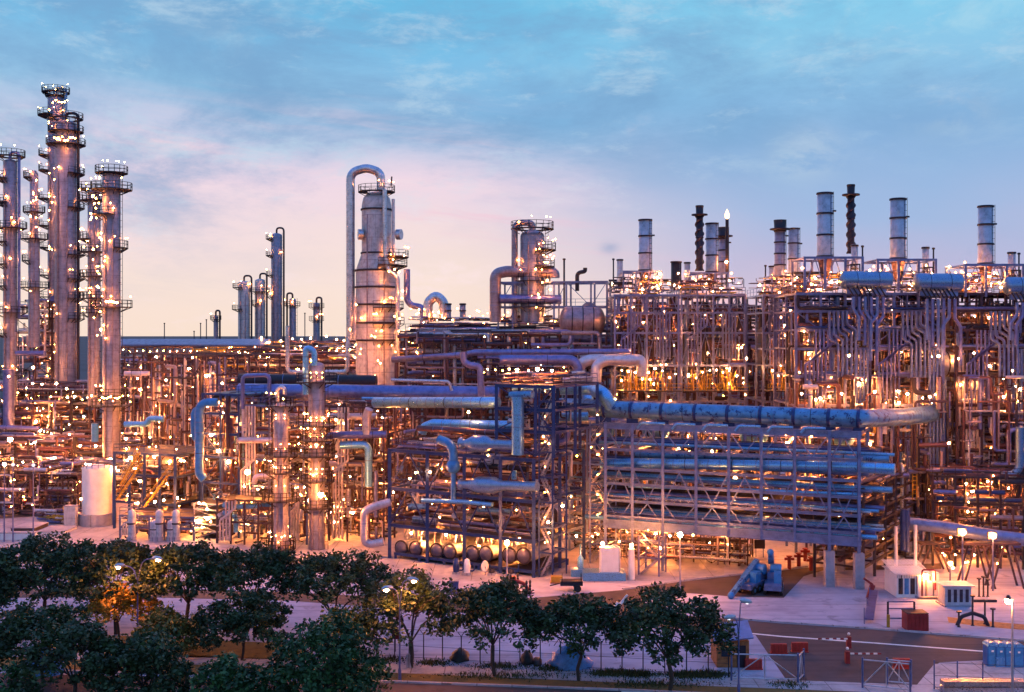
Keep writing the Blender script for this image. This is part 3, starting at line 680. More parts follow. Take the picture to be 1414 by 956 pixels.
for k2 in range(22):
    px = random.uniform(545, 735); tt = random.uniform(1, 6); a = S1.sa(px, tt)
    pipe([S1.w(a, tt, lz+1.6), S1.w(a, tt, lz+3), S1.w(a+random.choice((-.9, .9)), tt, l1[0]-.3)], random.uniform(.1, .2), random.choice(('insul', 'pipe_pale')), where='rising from the domed exchangers')
for zi in range(3):
    z0, z1 = l1[zi]+.4, (l1[zi+1]-.5 if zi < 2 else l1[2]+3.4)
    clutter(S1, 1, S1.L-1, 1.2, 12, z0, z1, 44, wS1, rr=(.08, .26))
    rackpipes(S1, .5, S1.L-.5, [2.2, 4, 7.5, 9.5], l1[zi], wS1)
    for k2 in range(8): lamp(S1.w(random.uniform(.5, S1.L-.5), random.uniform(.3, 6), z0+random.uniform(.8, z1-z0-.6)), random.choice((.14, .18, .24)), wS1, h=0)
for px, py, sz in ((647, 569, .3), (574, 653, .24), (594, 652, .26), (674, 629, .22), (566, 661, .22), (758, 613, .2), (757, 721, .3), (758, 736, .2)):
    lamp(Q(px, py, -.3 if py > 570 else 2), sz, wS1, h=0, m='flood' if sz >= .26 else 'bulb')
for i, px in enumerate((673, 684, 694, 703, 714, 730, 742, 749, 762)):
    lamp(Q(px, 510+(i%3), 3), (.22, .24, .2, .26, .42, .2, .44, .2, .32)[i], 'on the roof deck of the tall navy frame', h=2.2, m='flood' if i in (4, 6, 8) else 'bulb')
clutter(S1, S1.sa(687), S1.sa(760), 1, 11, l1b[-1]+.3, l1b[-1]+1.8, 26, 'on the roof deck of the tall navy frame', rr=(.07, .16))
clutter(S1, S1.sa(687), S1.sa(735), 1, 11, l1b[0], l1b[-1]-.5, 30, 'in the tall navy upper frame', rr=(.07, .2))

# big horizontal banded main behind, left of the navy frame
EL([at(330, 541, 168), at(420, 543, 167), at(520, 545, 166), at(690, 545, 164)], 1.25, 'pipe_lilac', 'very thick dusky lilac main with dark bands behind the twin towers', n=20)
EL([at(330, 525, 172), at(520, 527, 171)], 1.0, 'steel_dark', 'thick dark main lying just above the dusky lilac one', n=18)
EL([at(500, 551, 163), at(690, 552, 160)], .3, 'pipe_cyan', where='running between the twin towers and the navy frame')
EL([at(540, 525, 160), at(620, 527, 160), at(624, 540, 160)], .25, 'insul', where='running between the twin towers and the navy frame')

# ------------------------------------------------------------------ between S1 and S2: recessed racks, stair tower
G1 = Mod(762, 152, 836, 148, 14)
lg = [G1.z(800, p) for p in (745, 715, 690, 664, 640, 612, 588)]
frame(G1, 'dark recessed rack in the gap between navy frame and slate blue rack', lg, span(0, G1.L, 3), [0, 7, 14], 'steel_blue', .3, 'steel_structure', 'steel frame', brace='X')
wG = 'in the dark gap beside the navy stair tower'
for z in lg: rackpipes(G1, .2, G1.L-.2, [1, 2.4, 4, 6], z, wG, mats=('pipe_blue', 'insul', 'pipe_lilac', 'pipe_brown'))
clutter(G1, .3, G1.L-.3, .5, 12, .5, lg[-1], 60, wG, rr=(.07, .18), vert=.6)
for k2 in range(18): lamp(G1.w(random.uniform(0, G1.L), random.uniform(-.4, 6), random.uniform(1.5, lg[-1])), random.choice((.13, .18, .22)), wG, h=0)
stair_tower(S2, S2.sa(813), .5, 2.2, 4, 0, lv[-1]+.5, 'steel_blue', 'blue grey scaffold stair tower at the left end of the pipe rack', 2.6, flightm='insul', where='on the scaffold stair tower')
EL([at(768, 604, 140), at(775, 590, 140), at(782, 592, 140), at(783, 604, 140), at(776, 611, 140), at(765, 610, 140)], .5, 'pipe_lilac', 'pale hooked pipe loop right of the navy stair tower', n=12)
stair_tower(S2, S2.sa(893), -3.4, 2.6, 3, 0, S2.z(905, 735), 'pipe_lilac', 'short lit scaffold tower standing in front of the rack legs', 2.2, flightm='insul', where='on the short scaffold tower')

# scaffolded undergrowth of orange lit uprights below the rack
U1 = Mod(800, 146, 1030, 139, 12); wU = 'in the glowing thicket under the pipe rack'
for k2 in range(75):
    a = random.uniform(0, U1.L); tt = random.uniform(1, 12); h = random.uniform(2.5, 6.2)
    b_ = [U1.w(a, tt, 0), U1.w(a, tt, h)]
    if random.random() < .5: b_.append(U1.w(a+random.uniform(-2, 2), tt, h))
    pipe(b_, random.uniform(.06, .2), random.choice(('pipe_brown', 'insul_old', 'pipe_pale', 'steel_lilac')), where=wU)
clutter(U1, 0, U1.L, 0, 12, .3, 3.2, 70, wU, rr=(.05, .12), vert=.5)
lmb = (1.6, 3.2, 5.0)
frame(U1, 'low scaffold of thin tubes glowing under the left half of the rack', lmb, span(1, U1.L, 9), [2, 8], 'steel_brown', .14, 'scaffold', 'scaffold', brace='X')
for px, py, sz in ((796, 740, .3), (818, 741, .18), (913, 757, .34), (880, 724, .18), (866, 735, .15), (940, 741, .2), (980, 750, .15), (1005, 752, .13), (838, 716, .15), (855, 748, .2), (990, 736, .18), (900, 762, .2)):
    lamp(U1.pt(px, py, -.3), sz, wU, h=0, m='flood' if sz > .28 else 'bulb')
for px, py in ((832, 752), (872, 754)):
    t = thing('lamp_post', 'stout white lit post with a glaring top, ' + ('behind the white cabinet' if px == 832 else 'right of the white cabinet'), 'lamp post', gnd(px, 800))
    g = gnd(px, 800); z = CAM_H-(py-HY)/F*g.y
    MB().lathe([(.42, 0), (.36, z-.3)], g, 'white', n=14).build('post', t)
    MB().sphere(g+Vector((0, -.1, z+.12)), .2, 'bulb', 8).build('light_bulb', t)
# ------------------------------------------------------------------ perpendicular rack going back at the right end
S3 = Mod(1192, 131, 1262, 150, 7)
l3 = [S3.z(1225, p) for p in (765, 748, 731, 714, 697, 680, 663)]
frame(S3, 'dark receding rack of many close shelves at the right end of the blue rack', l3, span(0, S3.L, 5), [0, 6], 'steel_dark', .3, 'shelf_rack', 'pipe rack', brace=None)
w3 = 'on the dark receding shelf rack'
for z in l3:
    for k2 in range(3): pipe([S3.w(.5, 1+k2*2, z+.5), S3.w(S3.L, 1+k2*2, z+.5)], .28, random.choice(('steel_dark', 'pipe_brown', 'steel_navy')), where=w3)
    for k2 in range(3): b0 = random.uniform(0, S3.L-3); pipe([S3.w(b0, .2, z+.3), S3.w(b0+random.uniform(1.5, 3), .2, z+.3)], .16, 'pipe_pale', where=w3)
for k2 in range(14): lamp(S3.w(random.uniform(0, S3.L), random.uniform(0, 5), random.uniform(1, 16)), .14, w3, h=0)
for k2, (px, y0, y1) in enumerate(((1247, 703, 760), (1252, 704, 762), (1237, 727, 785), (1264, 725, 785))):
    EL([at(px, y0, 136), at(px, y1, 136)], .38 if k2 < 2 else .22, 'steel_navy' if k2 < 2 else 'white', ['left of the two close navy uprights beside the shelf rack', 'right of the two close navy uprights beside the shelf rack', 'slim white upright pipe left of the white lit shed', 'slim white upright pipe over the white lit shed'][k2])

# ------------------------------------------------------------------ right hand yard: trestle, decks, big pipe
S4 = Mod(1262, 152, 1440, 143, 16)
l4 = [S4.z(1340, p) for p in (700, 671, 650)]
frame(S4, 'navy trestle decks crossing the right side of the yard', l4, [S4.sa(p) for p in (1266, 1300, 1338, 1376, 1412, 1438)], [0, 8], 'steel_navy', .5, 'trestle', 'trestle', rail=[l4[2]], deck=[l4[2]], brace='V', ib=True, bracerows=(2,))
w4 = 'on the navy trestle in the right yard'
clutter(S4, 0, S4.L, .5, 15, .5, 12, 110, w4, rr=(.08, .3), mats=('pipe_brown', 'steel_navy', 'insul_old', 'pipe_lilac'))
clutter(S4, 0, S4.L, .5, 15, l4[2]+.6, l4[2]+9, 120, w4, rr=(.07, .2), vert=.7)
EL([at(1250, 722, 138), at(1300, 728, 136), at(1370, 740, 133), at(1450, 750, 131)], .8, 'steel_blue', 'thick slate pipe running low across the right yard under the two glaring lamps', n=16)
EL([at(1408, 590, 140), at(1408, 646, 140), at(1400, 656, 140), at(1384, 657, 140)], .5, 'drum_blue', 'pale blue elbow pipe coming down at the right edge of the photo', fillet=1.6, n=14)
for i, (px, py) in enumerate(((1329, 735), (1371, 740))):
    t = thing('flood_lamp', ['left', 'right'][i]+' one of two glaring floodlights on slender masts in the right yard', 'floodlight', at(px, py, 127)*1.0)
    g = Vector(((px-CX)/F*127, 127, 0)); t.location = g; z = at(px, py, 127).z
    MB().lathe([(.12, 0), (.08, z-.4)], g, 'steel_lilac', n=8).build('mast', t)
    MB().box(g+Vector((-.5, .1, z-.4)), g+Vector((.5, .45, z+.4)), 'steel_dark').build('housing', t)
    MB().sphere(g+Vector((0, -.12, z)), .30, 'flood', 8).build('light_bulb', t)
t = thing('floodlight', 'smaller bright floodlight on a mast below the glaring pair', 'floodlight', Vector(((1312-CX)/F*131, 131, 0)))
g = Vector(t.location); z = at(1312, 778, 131).z
MB().lathe([(.12, 0), (.08, z-.4)], g, 'steel_lilac', n=8).build('mast', t); MB().sphere(g+Vector((0, -.1, z)), .22, 'flood', 8).build('light_bulb', t)
# A-frame legs carrying the low lilac pipe
for i, (px, Y) in enumerate(((1352, 128), (1392, 128), (1290, 137))):
    t = thing('pipe_support', ['four-legged steel support below the right glaring floodlight', 'dark slanted steel support near the right edge of the yard', 'steel support behind the white lit shed'][i], 'pipe support', Vector(((px-CX)/F*Y, Y, 0)))
    g = Vector(t.location); z = 30-(748-HY)/F*Y
    for dx in (-1, 1):
        MB().beam(g+Vector((dx*1.9, 0, 0)), g+Vector((dx*.5, 0, z-.5)), .2, .2, 'steel_brown').build('leg', t)
        MB().beam(g+Vector((dx*1.9, 1.8, 0)), g+Vector((dx*.5, 1.8, z-.5)), .2, .2, 'steel_brown').build('leg', t)
    MB().beam(g+Vector((-1.6, .9, z-.35)), g+Vector((1.6, .9, z-.35)), 1.6, .25, 'steel_brown').build('beam', t)
# tall bundle of pipes, dark twin stacks, platform vessel
t = thing('pipe_bundle', 'tall bundle of close parallel pale pipes clamped by a dark band', 'pipe bundle', at(1337, 600, 150))
for i in range(6):
    px = 1325+i*4.9; q = MB().tube([at(px, 490, 150), at(px, 636-i, 150)], .2, 'pipe_pale', 8); q.build('pipe', t)
for py in (523, 590): MB().box(at(1321, py+2, 150.4)+Vector((0,-.8,0)), at(1354, py-2, 150.4)+Vector((0,-.4,0)), 'steel_dark').build('clamp', t)
for i in range(9):
    px = 1386+i*4.2; pipe([at(px, 488, 158), at(px, 522+i%3*8, 158)], .17, 'pipe_pale', where='in the short row of uprights at the right edge')
tdrum('horizontal_vessel', at(1272, 502, 152), at(1312, 503, 152), 1.75, 'stack_blue', 'bulky slate horizontal vessel raised on a dark table right of centre yard', 'vessel', legs=True)
S5 = Mod(1258, 150, 1308, 150, 8); frame(S5, 'dark table frame under the bulky slate vessel', [at(1272, 560, 150).z, at(1272, 526, 150).z], [.3, 2.6, S5.L-.3], [0, 4], 'steel_navy', .34, 'steel_structure', 'steel frame', base=at(1272, 650, 150).z, brace=None, deck=[at(1272, 560, 150).z])
EL([at(1372, 468, 160), at(1372, 600, 160)], .75, 'steel_dark', 'dark thick upright duct right of the pale pipe bundle', n=14)
EL([at(1380, 468, 160), at(1380, 596, 160)], .45, 'steel_brown', 'slimmer brown duct close beside the dark upright duct')
tdrum('grid_tower', at(1191, 502, 152), at(1191, 560, 152), .9, 'stack_blue', 'slender upright vessel wrapped in a pale grid of scaffold', 'vessel', legs=False, bands=9, n=12)
# yellow ladders
for i, (px, y0, y1) in enumerate(((1338, 635, 712), (1263, 595, 690))):
    b = MB()
    for dx in (-3, 3): b.beam(at(px+dx, y0, 146), at(px+dx, y1, 146), .12, .12, 'yellow')
    for k2 in range(int((y1-y0)/6)): b.beam(at(px-3, y0+3+k2*6, 146), at(px+3, y0+3+k2*6, 146), .09, .09, 'yellow')
    solo('ladder', b, ['yellow caged ladder hanging below the pale pipe bundle', 'olive ladder right of the receding shelf rack'][i], 'ladder')

# warm lights on the ground behind the trestle
for i in range(16): lamp(at(random.uniform(1270, 1414), random.uniform(752, 786), random.uniform(135, 150)), random.choice((.16, .2, .26)), 'low behind the pipe supports in the right yard', h=0)
for i in range(30): lamp(S4.w(random.uniform(0, S4.L), random.uniform(-1, 6), random.uniform(1, 22)), random.choice((.13, .18, .22)), w4, h=0)
for px, py, sz in ((1296, 492, .3), (1284, 548, .28), (1208, 541, .3), (1162, 544, .26), (1107, 544, .26), (1345, 488, .24), (1386, 548, .3), (1350, 668, .26), (1368, 666, .3), (1208, 575, .24), (1310, 612, .26), (1398, 512, .2)): lamp(at(px, py, 142 if px > 1250 else 143), sz, 'among the pipes at the right of the photo', h=0, m='flood')

for i in range(14): lamp(S1.w(random.uniform(1, S1.L-1), random.uniform(7, 12), random.choice((2.5, 8, 12, 16))+random.uniform(-1, 1)), .36, 'added for glow deep behind the navy exchanger structure', h=0, m='flood')  # hidden floodlights added to spread orange light through the frame
for i in range(16): lamp(U1.w(random.uniform(0, U1.L), random.uniform(4, 11), random.uniform(2, 5)), .34, wU, h=0, m='flood')  # unseen floodlights added to light the thicket from within
for i in range(12): lamp(S2.w(random.uniform(1, S2.L), random.uniform(11, 16), random.uniform(7, 17)), .34, 'added for glow behind the long slate blue pipe rack', h=0, m='flood')  # concealed floodlights added to backlight the rack

for i in range(16): lamp(S2.w(random.uniform(1, S2.L), random.uniform(11, 14), random.uniform(8, 18)), .36, 'added for glow behind the long slate blue pipe rack', h=0, m='flood')  # more concealed floodlights added for warm light through the rack gaps
clutter(S2, 0, S2.L, 10.5, 15, 5, 18, 70, 'added for glow behind the long slate blue pipe rack', rr=(.07, .2), vert=.7, mats=('pipe_pale', 'insul_old', 'pipe_lilac', 'yellow'))

S6 = Mod(1288, 141, 1445, 138, 9); z6 = [4.5, 8.2, 11.6]
frame(S6, 'dark crowded rack low in the right yard behind the slanted supports', z6, span(0, S6.L, 5), [0, 4.5, 9], 'steel_dark', .26, 'steel_structure', 'steel structure', rail=[z6[-1]], brace='X', bracerows=(1, 2))
w6 = 'in the dark rack low in the right yard'
for z in z6: rackpipes(S6, 0, S6.L, [.5, 1.8, 3.4, 5.5], z, w6, rr=(.14, .32), mats=('steel_dark', 'steel_navy', 'pipe_brown', 'pipe_lilac'))
clutter(S6, 0, S6.L, -.5, 8, 1.2, 12.5, 120, w6, rr=(.07, .2), vert=.5, lenf=.4, mats=('pipe_brown', 'insul_old', 'pipe_lilac', 'steel_navy'))
for i in range(34): lamp(S6.w(random.uniform(0, S6.L), random.uniform(-.4, 6), random.uniform(1, 12)), random.choice((.15, .2, .26)), w6, h=0)
for i in range(6): lamp(S6.w(random.uniform(0, S6.L), random.uniform(3, 8), random.uniform(1.5, 10)), .4, w6, h=0, m='flood')
# ------------------------------------------------------------------ cracking furnaces and their stacks
def stack(px, Y, top, bot, wpx, label, m='stack_blue', name='stack', bands=3, hopper=0, stub=True, cap=False):
    X = (px-CX)/F*Y; r = wpx*Y/F/2; z0 = at(px, bot, Y).z; z1 = at(px, top, Y).z
    t = thing(name, label, 'stack', (X, Y, z0-(hopper*Y/F if hopper else 0)))
    MB().lathe([(r, z0), (r, z1), (r-.12, z1), (r-.12, z1-1.5)], (X, Y, 0), m, n=28, cap=False).build('shell', t)
    if wpx > 12:
        q = MB(); lx = X+r*.72; ly = Y-r*.72-.12
        for dx in (-.2, .2): q.beam((lx+dx, ly, z0), (lx+dx, ly, z1), .06, .06, 'steel_dark')
        for i in range(int((z1-z0)/.8)): q.beam((lx-.2, ly, z0+.3+i*.8), (lx+.2, ly, z0+.3+i*.8), .05, .05, 'steel_dark')
        q.build('ladder', t)
    for i in range(bands+1):
        z = z0+(z1-z0)*(i+.02)/bands if i < bands else z1-.15
        MB().lathe([(r+.003, z-.12), (r+.10, z-.12), (r+.10, z+.12), (r+.003, z+.12)], (X, Y, 0), 'steel_dark', n=28, cap=False).build('band', t)
    if hopper: MB().lathe([(r*.45, z0-hopper*Y/F), (r*.98, z0-.15)], (X, Y, 0), 'pipe_brown', n=4, smooth=False).build('hopper', t)
    if stub: MB().tube([(X+r*.9, Y-.2, z1-2.6), (X+r+.45, Y-.2, z1-2.6)], .14, 'steel_dark', 6).build('nozzle', t)
    if cap: MB().lathe([(r+.05, z1-1.7), (r+.75, z1-1.6), (r+.75, z1-1.4), (r*1.05, z1-1.3), (r*1.15, z1)], (X, Y, 0), 'steel_dark', n=20).build('platform', t)
    return t
def helix_stack(px, Y, top, bot, wpx, label, wraps=3, m='steel_dark', m2='steel_brown'):
    t = stack(px, Y, top, bot, wpx*.86, label, m, bands=2, cap=True, stub=False)
    X = (px-CX)/F*Y; r = wpx*Y/F/2; z0 = at(px, bot, Y).z; z1 = at(px, top, Y).z-1.5
    for ph in (0, PI):
        pts = [(X+r*math.cos(ph+a), Y+r*math.sin(ph+a), z0+(z1-z0)*a/(wraps*2*PI)) for a in [i*PI/8 for i in range(int(wraps*16)+1)]]
        MB().tube(pts, .13, m2, 6, fillet=.01).build('spiral_strake', t)
    return t
wF = {}
FURN = [(1139, 152, 266, 355, 21, 1180, 338, 'large pale stack beside the tall dark spiral stack', 'furnace third from the right'),
        (1240, 152, 274, 358, 21, 1278, 341, 'second large pale stack from the right', 'second furnace from the right'),
        (1361, 152, 284, 365, 20, 1397, 348, 'large pale stack farthest right', 'rightmost furnace')]
for fi, (px, Y, top, bot, wpx, px2, top2, lab, unit) in enumerate(FURN):
    stack(px, Y, top, bot, wpx, lab+', ringed with dark bands', hopper=30)
    stack(px2, Y+3, top2, 372+fi*5, 9 if fi != 2 else 10, f'short pale stack on the right shoulder of the {unit}', bands=1, stub=False)
    stack(px2+(11 if fi < 2 else 10), Y+3, top2+1, 372+fi*5, 2.2, f'thin dark vent pipe beside the short stack of the {unit}', m='steel_dark', name='vent_pipe', bands=1, stub=False)
    md = Mod(px-28, Y-3, px+52, Y-3, 9); zt = at(px, bot+1, Y-3).z; zb = at(px, bot+45, Y-3).z
    frame(md, f'pale braced frame holding up the big stack of the {unit}', [zt], [0, 2.8, 5.6, md.L], [0, 6.5], LIL, .3, 'stack_support', 'steel frame', base=zb, brace='V')
    frame(Mod(px+36, Y-4.5, px+48, Y-4.5, 3), f'small dark lattice box beside the drum of the {unit}', [at(px, 402+fi*3, Y).z-.1, at(px, 385+fi*3, Y).z, at(px, 368+fi*4, Y).z], [0, 1.2], [0, 2], 'steel_dark', .14, 'lattice_box', 'steel frame', base=at(px, 410+fi*3, Y).z, brace='X')
    # drum
    dx0, dx1, dy = ((1166, 1226, 387), (1268, 1324, 390), (1392, 1450, 395))[fi]
    tdrum('steam_drum', at(dx0, dy, 146), at(dx1, dy+.5, 146), 1.22, 'drum_blue', f'long blue steam drum with grid pattern cladding on the {unit}', 'drum', bands=2, legs=True, bw=.03, n=28)
    for i in range(8):
        x0 = dx0+8+i*(dx1-dx0-10)/8; pipe([at(x0-3, dy+9, 145), at(x0+5, dy+22, 144.4)],   .12, 'steel_dark', where=f'slanting below the steam drum of the {unit}')
    for i in range(6):
        x0 = dx0+12+i*(dx1-dx0-10)/6; xs = x0+random.choice((-9, 0, 8)); yb = 470+i*7
        pipe([at(x0, dy+23, 144.4), at(x0, dy+40+i*2, 144.4), at(xs, dy+52+i*2, 144.4), at(xs, yb, 144.4)], .24, 'pipe_lilac' if i % 2 else 'steel_blue', where=f'dropping in the downcomer bank of the {unit}')
    # main body
    z_deck = at(px, 405, 149).z
    md = Mod(px-40, 149, px+62, 149, 13); wF[fi] = f'around the {unit}'
    lvl = [at(px, p, 149).z for p in (560, 520, 482, 456, 430, 406)]
    frame(md, f'tall lilac steelwork wrapped round the {unit}', lvl, span(0, md.L, 3), [0, 5, 12], 'steel_lilac' if fi < 2 else 'steel_brown', .34, 'furnace_steelwork', 'steel frame', deck=[lvl[-1]], rail=[lvl[-1], lvl[-2]], brace='X', bracerows=(3, 4, 5))
    t = thing('furnace', f'brown panelled casing of the {unit}', 'furnace', md.w(md.L/2, 3, 0))
    q = MB(); a, c2 = md.w(1.5, 5.6, at(px, 590, 149).z), md.w(md.L-1.5, 11.5, at(px, 436, 149).z); q.box(a, c2, 'steel_brown'); q.build('casing', t)
    for i in range(7):
        s = 1.5+(md.L-3)*i/6; MB().beam(md.w(s, 5.5, a.z), md.w(s, 5.5, c2.z), .18, .18, 'steel_lilac').build('stiffener', t)
    w_ = wF[fi]
    bank(md, 1.2, 6, .55, -.5, lvl[0]+1, lvl[3], .17, 'pipe_lilac', w_, 1.4)
    bank(md, 5.6, 5, .6, -.7, lvl[1], lvl[4], .2, 'steel_blue', w_, -1.2)
    bank(md, 8.2, 4, .5, -.4, 2, lvl[2], .2, 'steel_blue', w_)
    for z in lvl[1:-1]: rackpipes(md, .2, md.L-.2, [-.3, .6, 2, 3.5], z, w_, rr=(.12, .26), mats=('steel_blue', 'steel_navy', 'pipe_lilac', 'steel_dark'))
    clutter(md, 0, md.L, .3, 4.8, lvl[0], lvl[-1], 80, w_, rr=(.07, .2), mats=('pipe_lilac', 'steel_navy', 'steel_blue', 'pipe_brown'), vert=.35)
    clutter(md, 0, md.L, .5, 11, lvl[-1]+.4, lvl[-1]+3.2, 46, w_, rr=(.05, .13), vert=.75, mats=('pipe_brown', 'insul_old', 'yellow', 'pipe_pale'))
    clutter(md, 0, md.L, -4, 2, 0, lvl[1], 60, w_, rr=(.07, .22), vert=.6)
    for i in range(26): lamp(md.w(random.uniform(0, md.L), random.uniform(-.4, 9), lvl[-1]+random.uniform(.6, 4.4)), random.choice((.15, .2, .2, .28)), f'on the top deck of the {unit}', h=.8, m=random.choice(('bulb', 'bulb_warm', 'bulb')))
    for i in range(20): lamp(md.w(random.uniform(0, md.L), random.uniform(-.5, 4), random.uniform(lvl[0], lvl[-2])), random.choice((.12, .16, .2)), w_, h=0)
    for i in range(3): lamp(md.w(random.uniform(0, md.L), -.6, random.uniform(lvl[0], lvl[1])), .3, w_, h=0, m='flood')
helix_stack(1175, 158, 255, 350, 11, 'tall dark spiral stack, blackest and highest, in front of the pale stacks')
# rear pair of furnaces
REAR = [(891, 175, 303, 374, 18, 856, 358, 'large pale stack farthest left, alone on its braced frame', 'leftmost furnace'),
        (983, 178, 308, 376, 17, 949, 362, 'large pale stack between the dark spiral stack and the flare', 'furnace with the flare beside it'),
        (1096, 180, 315, 380, 15, 1066, 367, 'smaller pale stack beside the broad ladder wrapped one', 'furnace behind the middle gap')]
for fi, (px, Y, top, bot, wpx, px2, top2, lab, unit) in enumerate(REAR):
    stack(px, Y, top, bot, wpx, lab, hopper=24)
    stack(px2, Y+2, top2, 392, 8, f'short pale stack left of the big one on the {unit}', bands=1, stub=False, hopper=8)
    stack(px2-9, Y+2, top2-1, 400, 2, f'thin vent pipe at the far left of the {unit}', m='steel_dark', name='vent_pipe', bands=1, stub=False)
    md = Mod(px-30, Y-3, px+22, Y-3, 7); zt = at(px, bot+1, Y-3).z; zb = at(px, 405, Y-3).z
    frame(md, f'pale braced frame under the big stack of the {unit}', [zt], span(0, md.L, 3), [0, 5], LIL, .26, 'stack_support', 'steel frame', base=zb, brace='V')
    md = Mod(px-42, Y-5, px+46, Y-5, 14); lvl = [at(px, p, Y-5).z for p in (555, 505, 460, 432, 408)]
    frame(md, f'lilac braced steelwork wrapped round the {unit}', lvl, span(0, md.L, 4), [0, 5, 12], LIL, .3, 'furnace_steelwork', 'steel frame', deck=[lvl[-1]], rail=[lvl[-1], lvl[-2]], brace='V', bracerows=(2, 3, 4))
    t = thing('furnace', f'dusky panelled casing of the {unit}', 'furnace', md.w(md.L/2, 4, 0))
    a, c2 = md.w(1.5, 6, at(px, 515, Y-5).z), md.w(md.L-1.5, 12, at(px, 440, Y-5).z); MB().box(a, c2, 'steel_brown').build('casing', t)
    for i in range(7):
        s = 1.5+(md.L-3)*i/6; MB().beam(md.w(s, 5.9, a.z), md.w(s, 5.9, c2.z), .2, .2, 'steel_lilac').build('stiffener', t)
    w_ = f'around the {unit}'; wt = f'on the top deck of the {unit}'
    clutter(md, 0, md.L, .3, 5.5, lvl[0], lvl[-1], 70, w_, rr=(.08, .2), mats=('pipe_lilac', 'steel_navy', 'steel_blue', 'pipe_brown'), vert=.35)
    clutter(md, 0, md.L, .5, 11, lvl[-1]+.4, lvl[-1]+3, 40, wt, rr=(.05, .13), vert=.75, mats=('pipe_brown', 'insul_old', 'yellow'))
    bank(md, 1.0, 5, .5, -.5, lvl[1], lvl[3], .15, 'pipe_lilac', w_, 1.0)
    bank(md, 6.5, 5, .5, -.5, lvl[1]+1, lvl[3], .15, 'steel_lilac', w_)
    # yellow burner deck
    for i in range(64):
        s = random.uniform(1, md.L-1); zz = at(px, 532, Y-8).z; pipe([md.w(s, random.uniform(-3, 3), zz-1), md.w(s+random.uniform(-.4, .4), random.uniform(-3, 3), zz+random.uniform(1, 2.6))], random.uniform(.05, .11), random.choice(('yellow', 'yellow', 'pipe_brown')), where=f'on the yellow lit burner deck of the {unit}')
    t = thing('burner_deck', f'railed walkway with amber light along the {unit}', 'walkway', md.w(0, -3.4, at(px, 540, Y-8).z)); zz = t.location.z
    q = MB(); c = [md.w(0, -3.4, zz), md.w(md.L, -3.4, zz), md.w(md.L, 3, zz), md.w(0, 3, zz)]; q.add([v-Vector((0,0,.12)) for v in c]+c, [(0,3,2,1),(4,5,6,7),(0,1,5,4),(1,2,6,5),(2,3,7,6),(3,0,4,7)], 'steel_dark'); q.build('deck', t)
    q = MB(); handrail(q, [md.w(0, -3.3, zz), md.w(md.L, -3.3, zz)], 'yellow'); q.build('railing', t)
    for i in range(9): lamp(md.w(.8+(md.L-1.6)*i/8, -2.6+random.uniform(-.5, .5), zz+random.uniform(1.8, 3.6)), random.choice((.16, .2, .28)), f'on the burner walkway of the {unit}', h=1, m='bulb_warm')
    for i in range(22): lamp(md.w(random.uniform(0, md.L), random.uniform(-.4, 9), lvl[-1]+random.uniform(.6, 3.8)), random.choice((.16, .2, .3)), wt, h=.8, m=random.choice(('bulb', 'bulb_warm')))
    for i in range(14): lamp(md.w(random.uniform(0, md.L), -.5, random.uniform(lvl[0], lvl[-2])), random.choice((.13, .18, .22)), w_, h=0)
helix_stack(966, 176, 284, 374, 11, 'tall dark twisted stack left of a pale stack and the flare', 3)
stack(933, 186, 361, 400, 13, 'short jet black square-looking stack standing alone', m='black', bands=1, stub=False)
stack(999, 184, 314, 378, 13, 'squat dark stack partly hidden behind the thin flare mast', m='tower_grey', bands=4, cap=True)
stack(1077, 178, 304, 382, 15, 'broad dark stack wrapped in ladders with a wide cap', m='tower_grey', bands=5, cap=True)
# flare
fl = at(1004, 400, 179); t = thing('flare', 'thin lattice flare mast with a small bright flame at its tip', 'flare', fl)
MB().tube([fl, at(1004, 303, 179)], .28, 'steel_dark', 8).build('mast', t)
b = MB(); zt = at(1004, 303, 179); b.lathe([(.02, 0), (.35, .25), (.42, .7), (.25, 1.2), (.02, 1.7)], zt, 'flame', n=8, cap=False); b.build('flame', t)
lamp(at(1003, 362, 178), .5, 'x', h=0, m='bulb', label='round orange lamp glowing on the dark stack behind the flare')

# high deck linking furnaces with the centre tower
D1 = Mod(560, 185, 885, 176, 16); ld = [at(700, p, 180).z for p in (520, 506, 490, 474, 458)]
frame(D1, 'long dusky multi deck pipe rack behind the centre tower', ld, span(0, D1.L, 12), [0, 8, 16], 'steel_brown', .34, 'pipe_rack', 'pipe rack', deck=[ld[-1]], rail=[ld[-1], ld[-2]], brace='X', bracerows=(3,))
wD = 'on the dusky rack behind the centre tower'
for z in ld: rackpipes(D1, 0, D1.L, [1, 2.6, 4.5, 6.5, 9], z, wD, rr=(.14, .4))
clutter(D1, 0, D1.L, 0, 14, ld[-1]+.3, ld[-1]+2.6, 120, wD, rr=(.06, .15), vert=.6, lenf=.2)
clutter(D1, 0, D1.L, -5, -.5, 4, ld[-1], 110, wD, rr=(.08, .22), vert=.5, lenf=.35)
for i in range(56): lamp(D1.w(random.uniform(0, D1.L), random.uniform(-.5, 10), ld[-1]+random.uniform(.8, 4)), random.choice((.14, .18, .22, .3)), wD, h=1, m=random.choice(('bulb', 'bulb', 'bulb_warm')))
for i in range(36): lamp(D1.w(random.uniform(0, D1.L), -.5, random.uniform(ld[0]-4, ld[-2]+1)), random.choice((.12, .16, .2)), wD, h=0)
D2 = Mod(655, 182, 840, 178, 12); z2 = at(740, 437, 180).z; z3 = at(740, 390, 180).z
frame(D2, 'open grey steel gantry around the banded centre right tower', [at(740, 424, 180).z, z3], [D2.sa(p) for p in (688, 708, 765, 782, 816, 838)], [0, 6], LIL, .3, 'gantry', 'gantry', base=ld[-1], rail=[at(740, 424, 180).z], brace='X', bracerows=(1,))
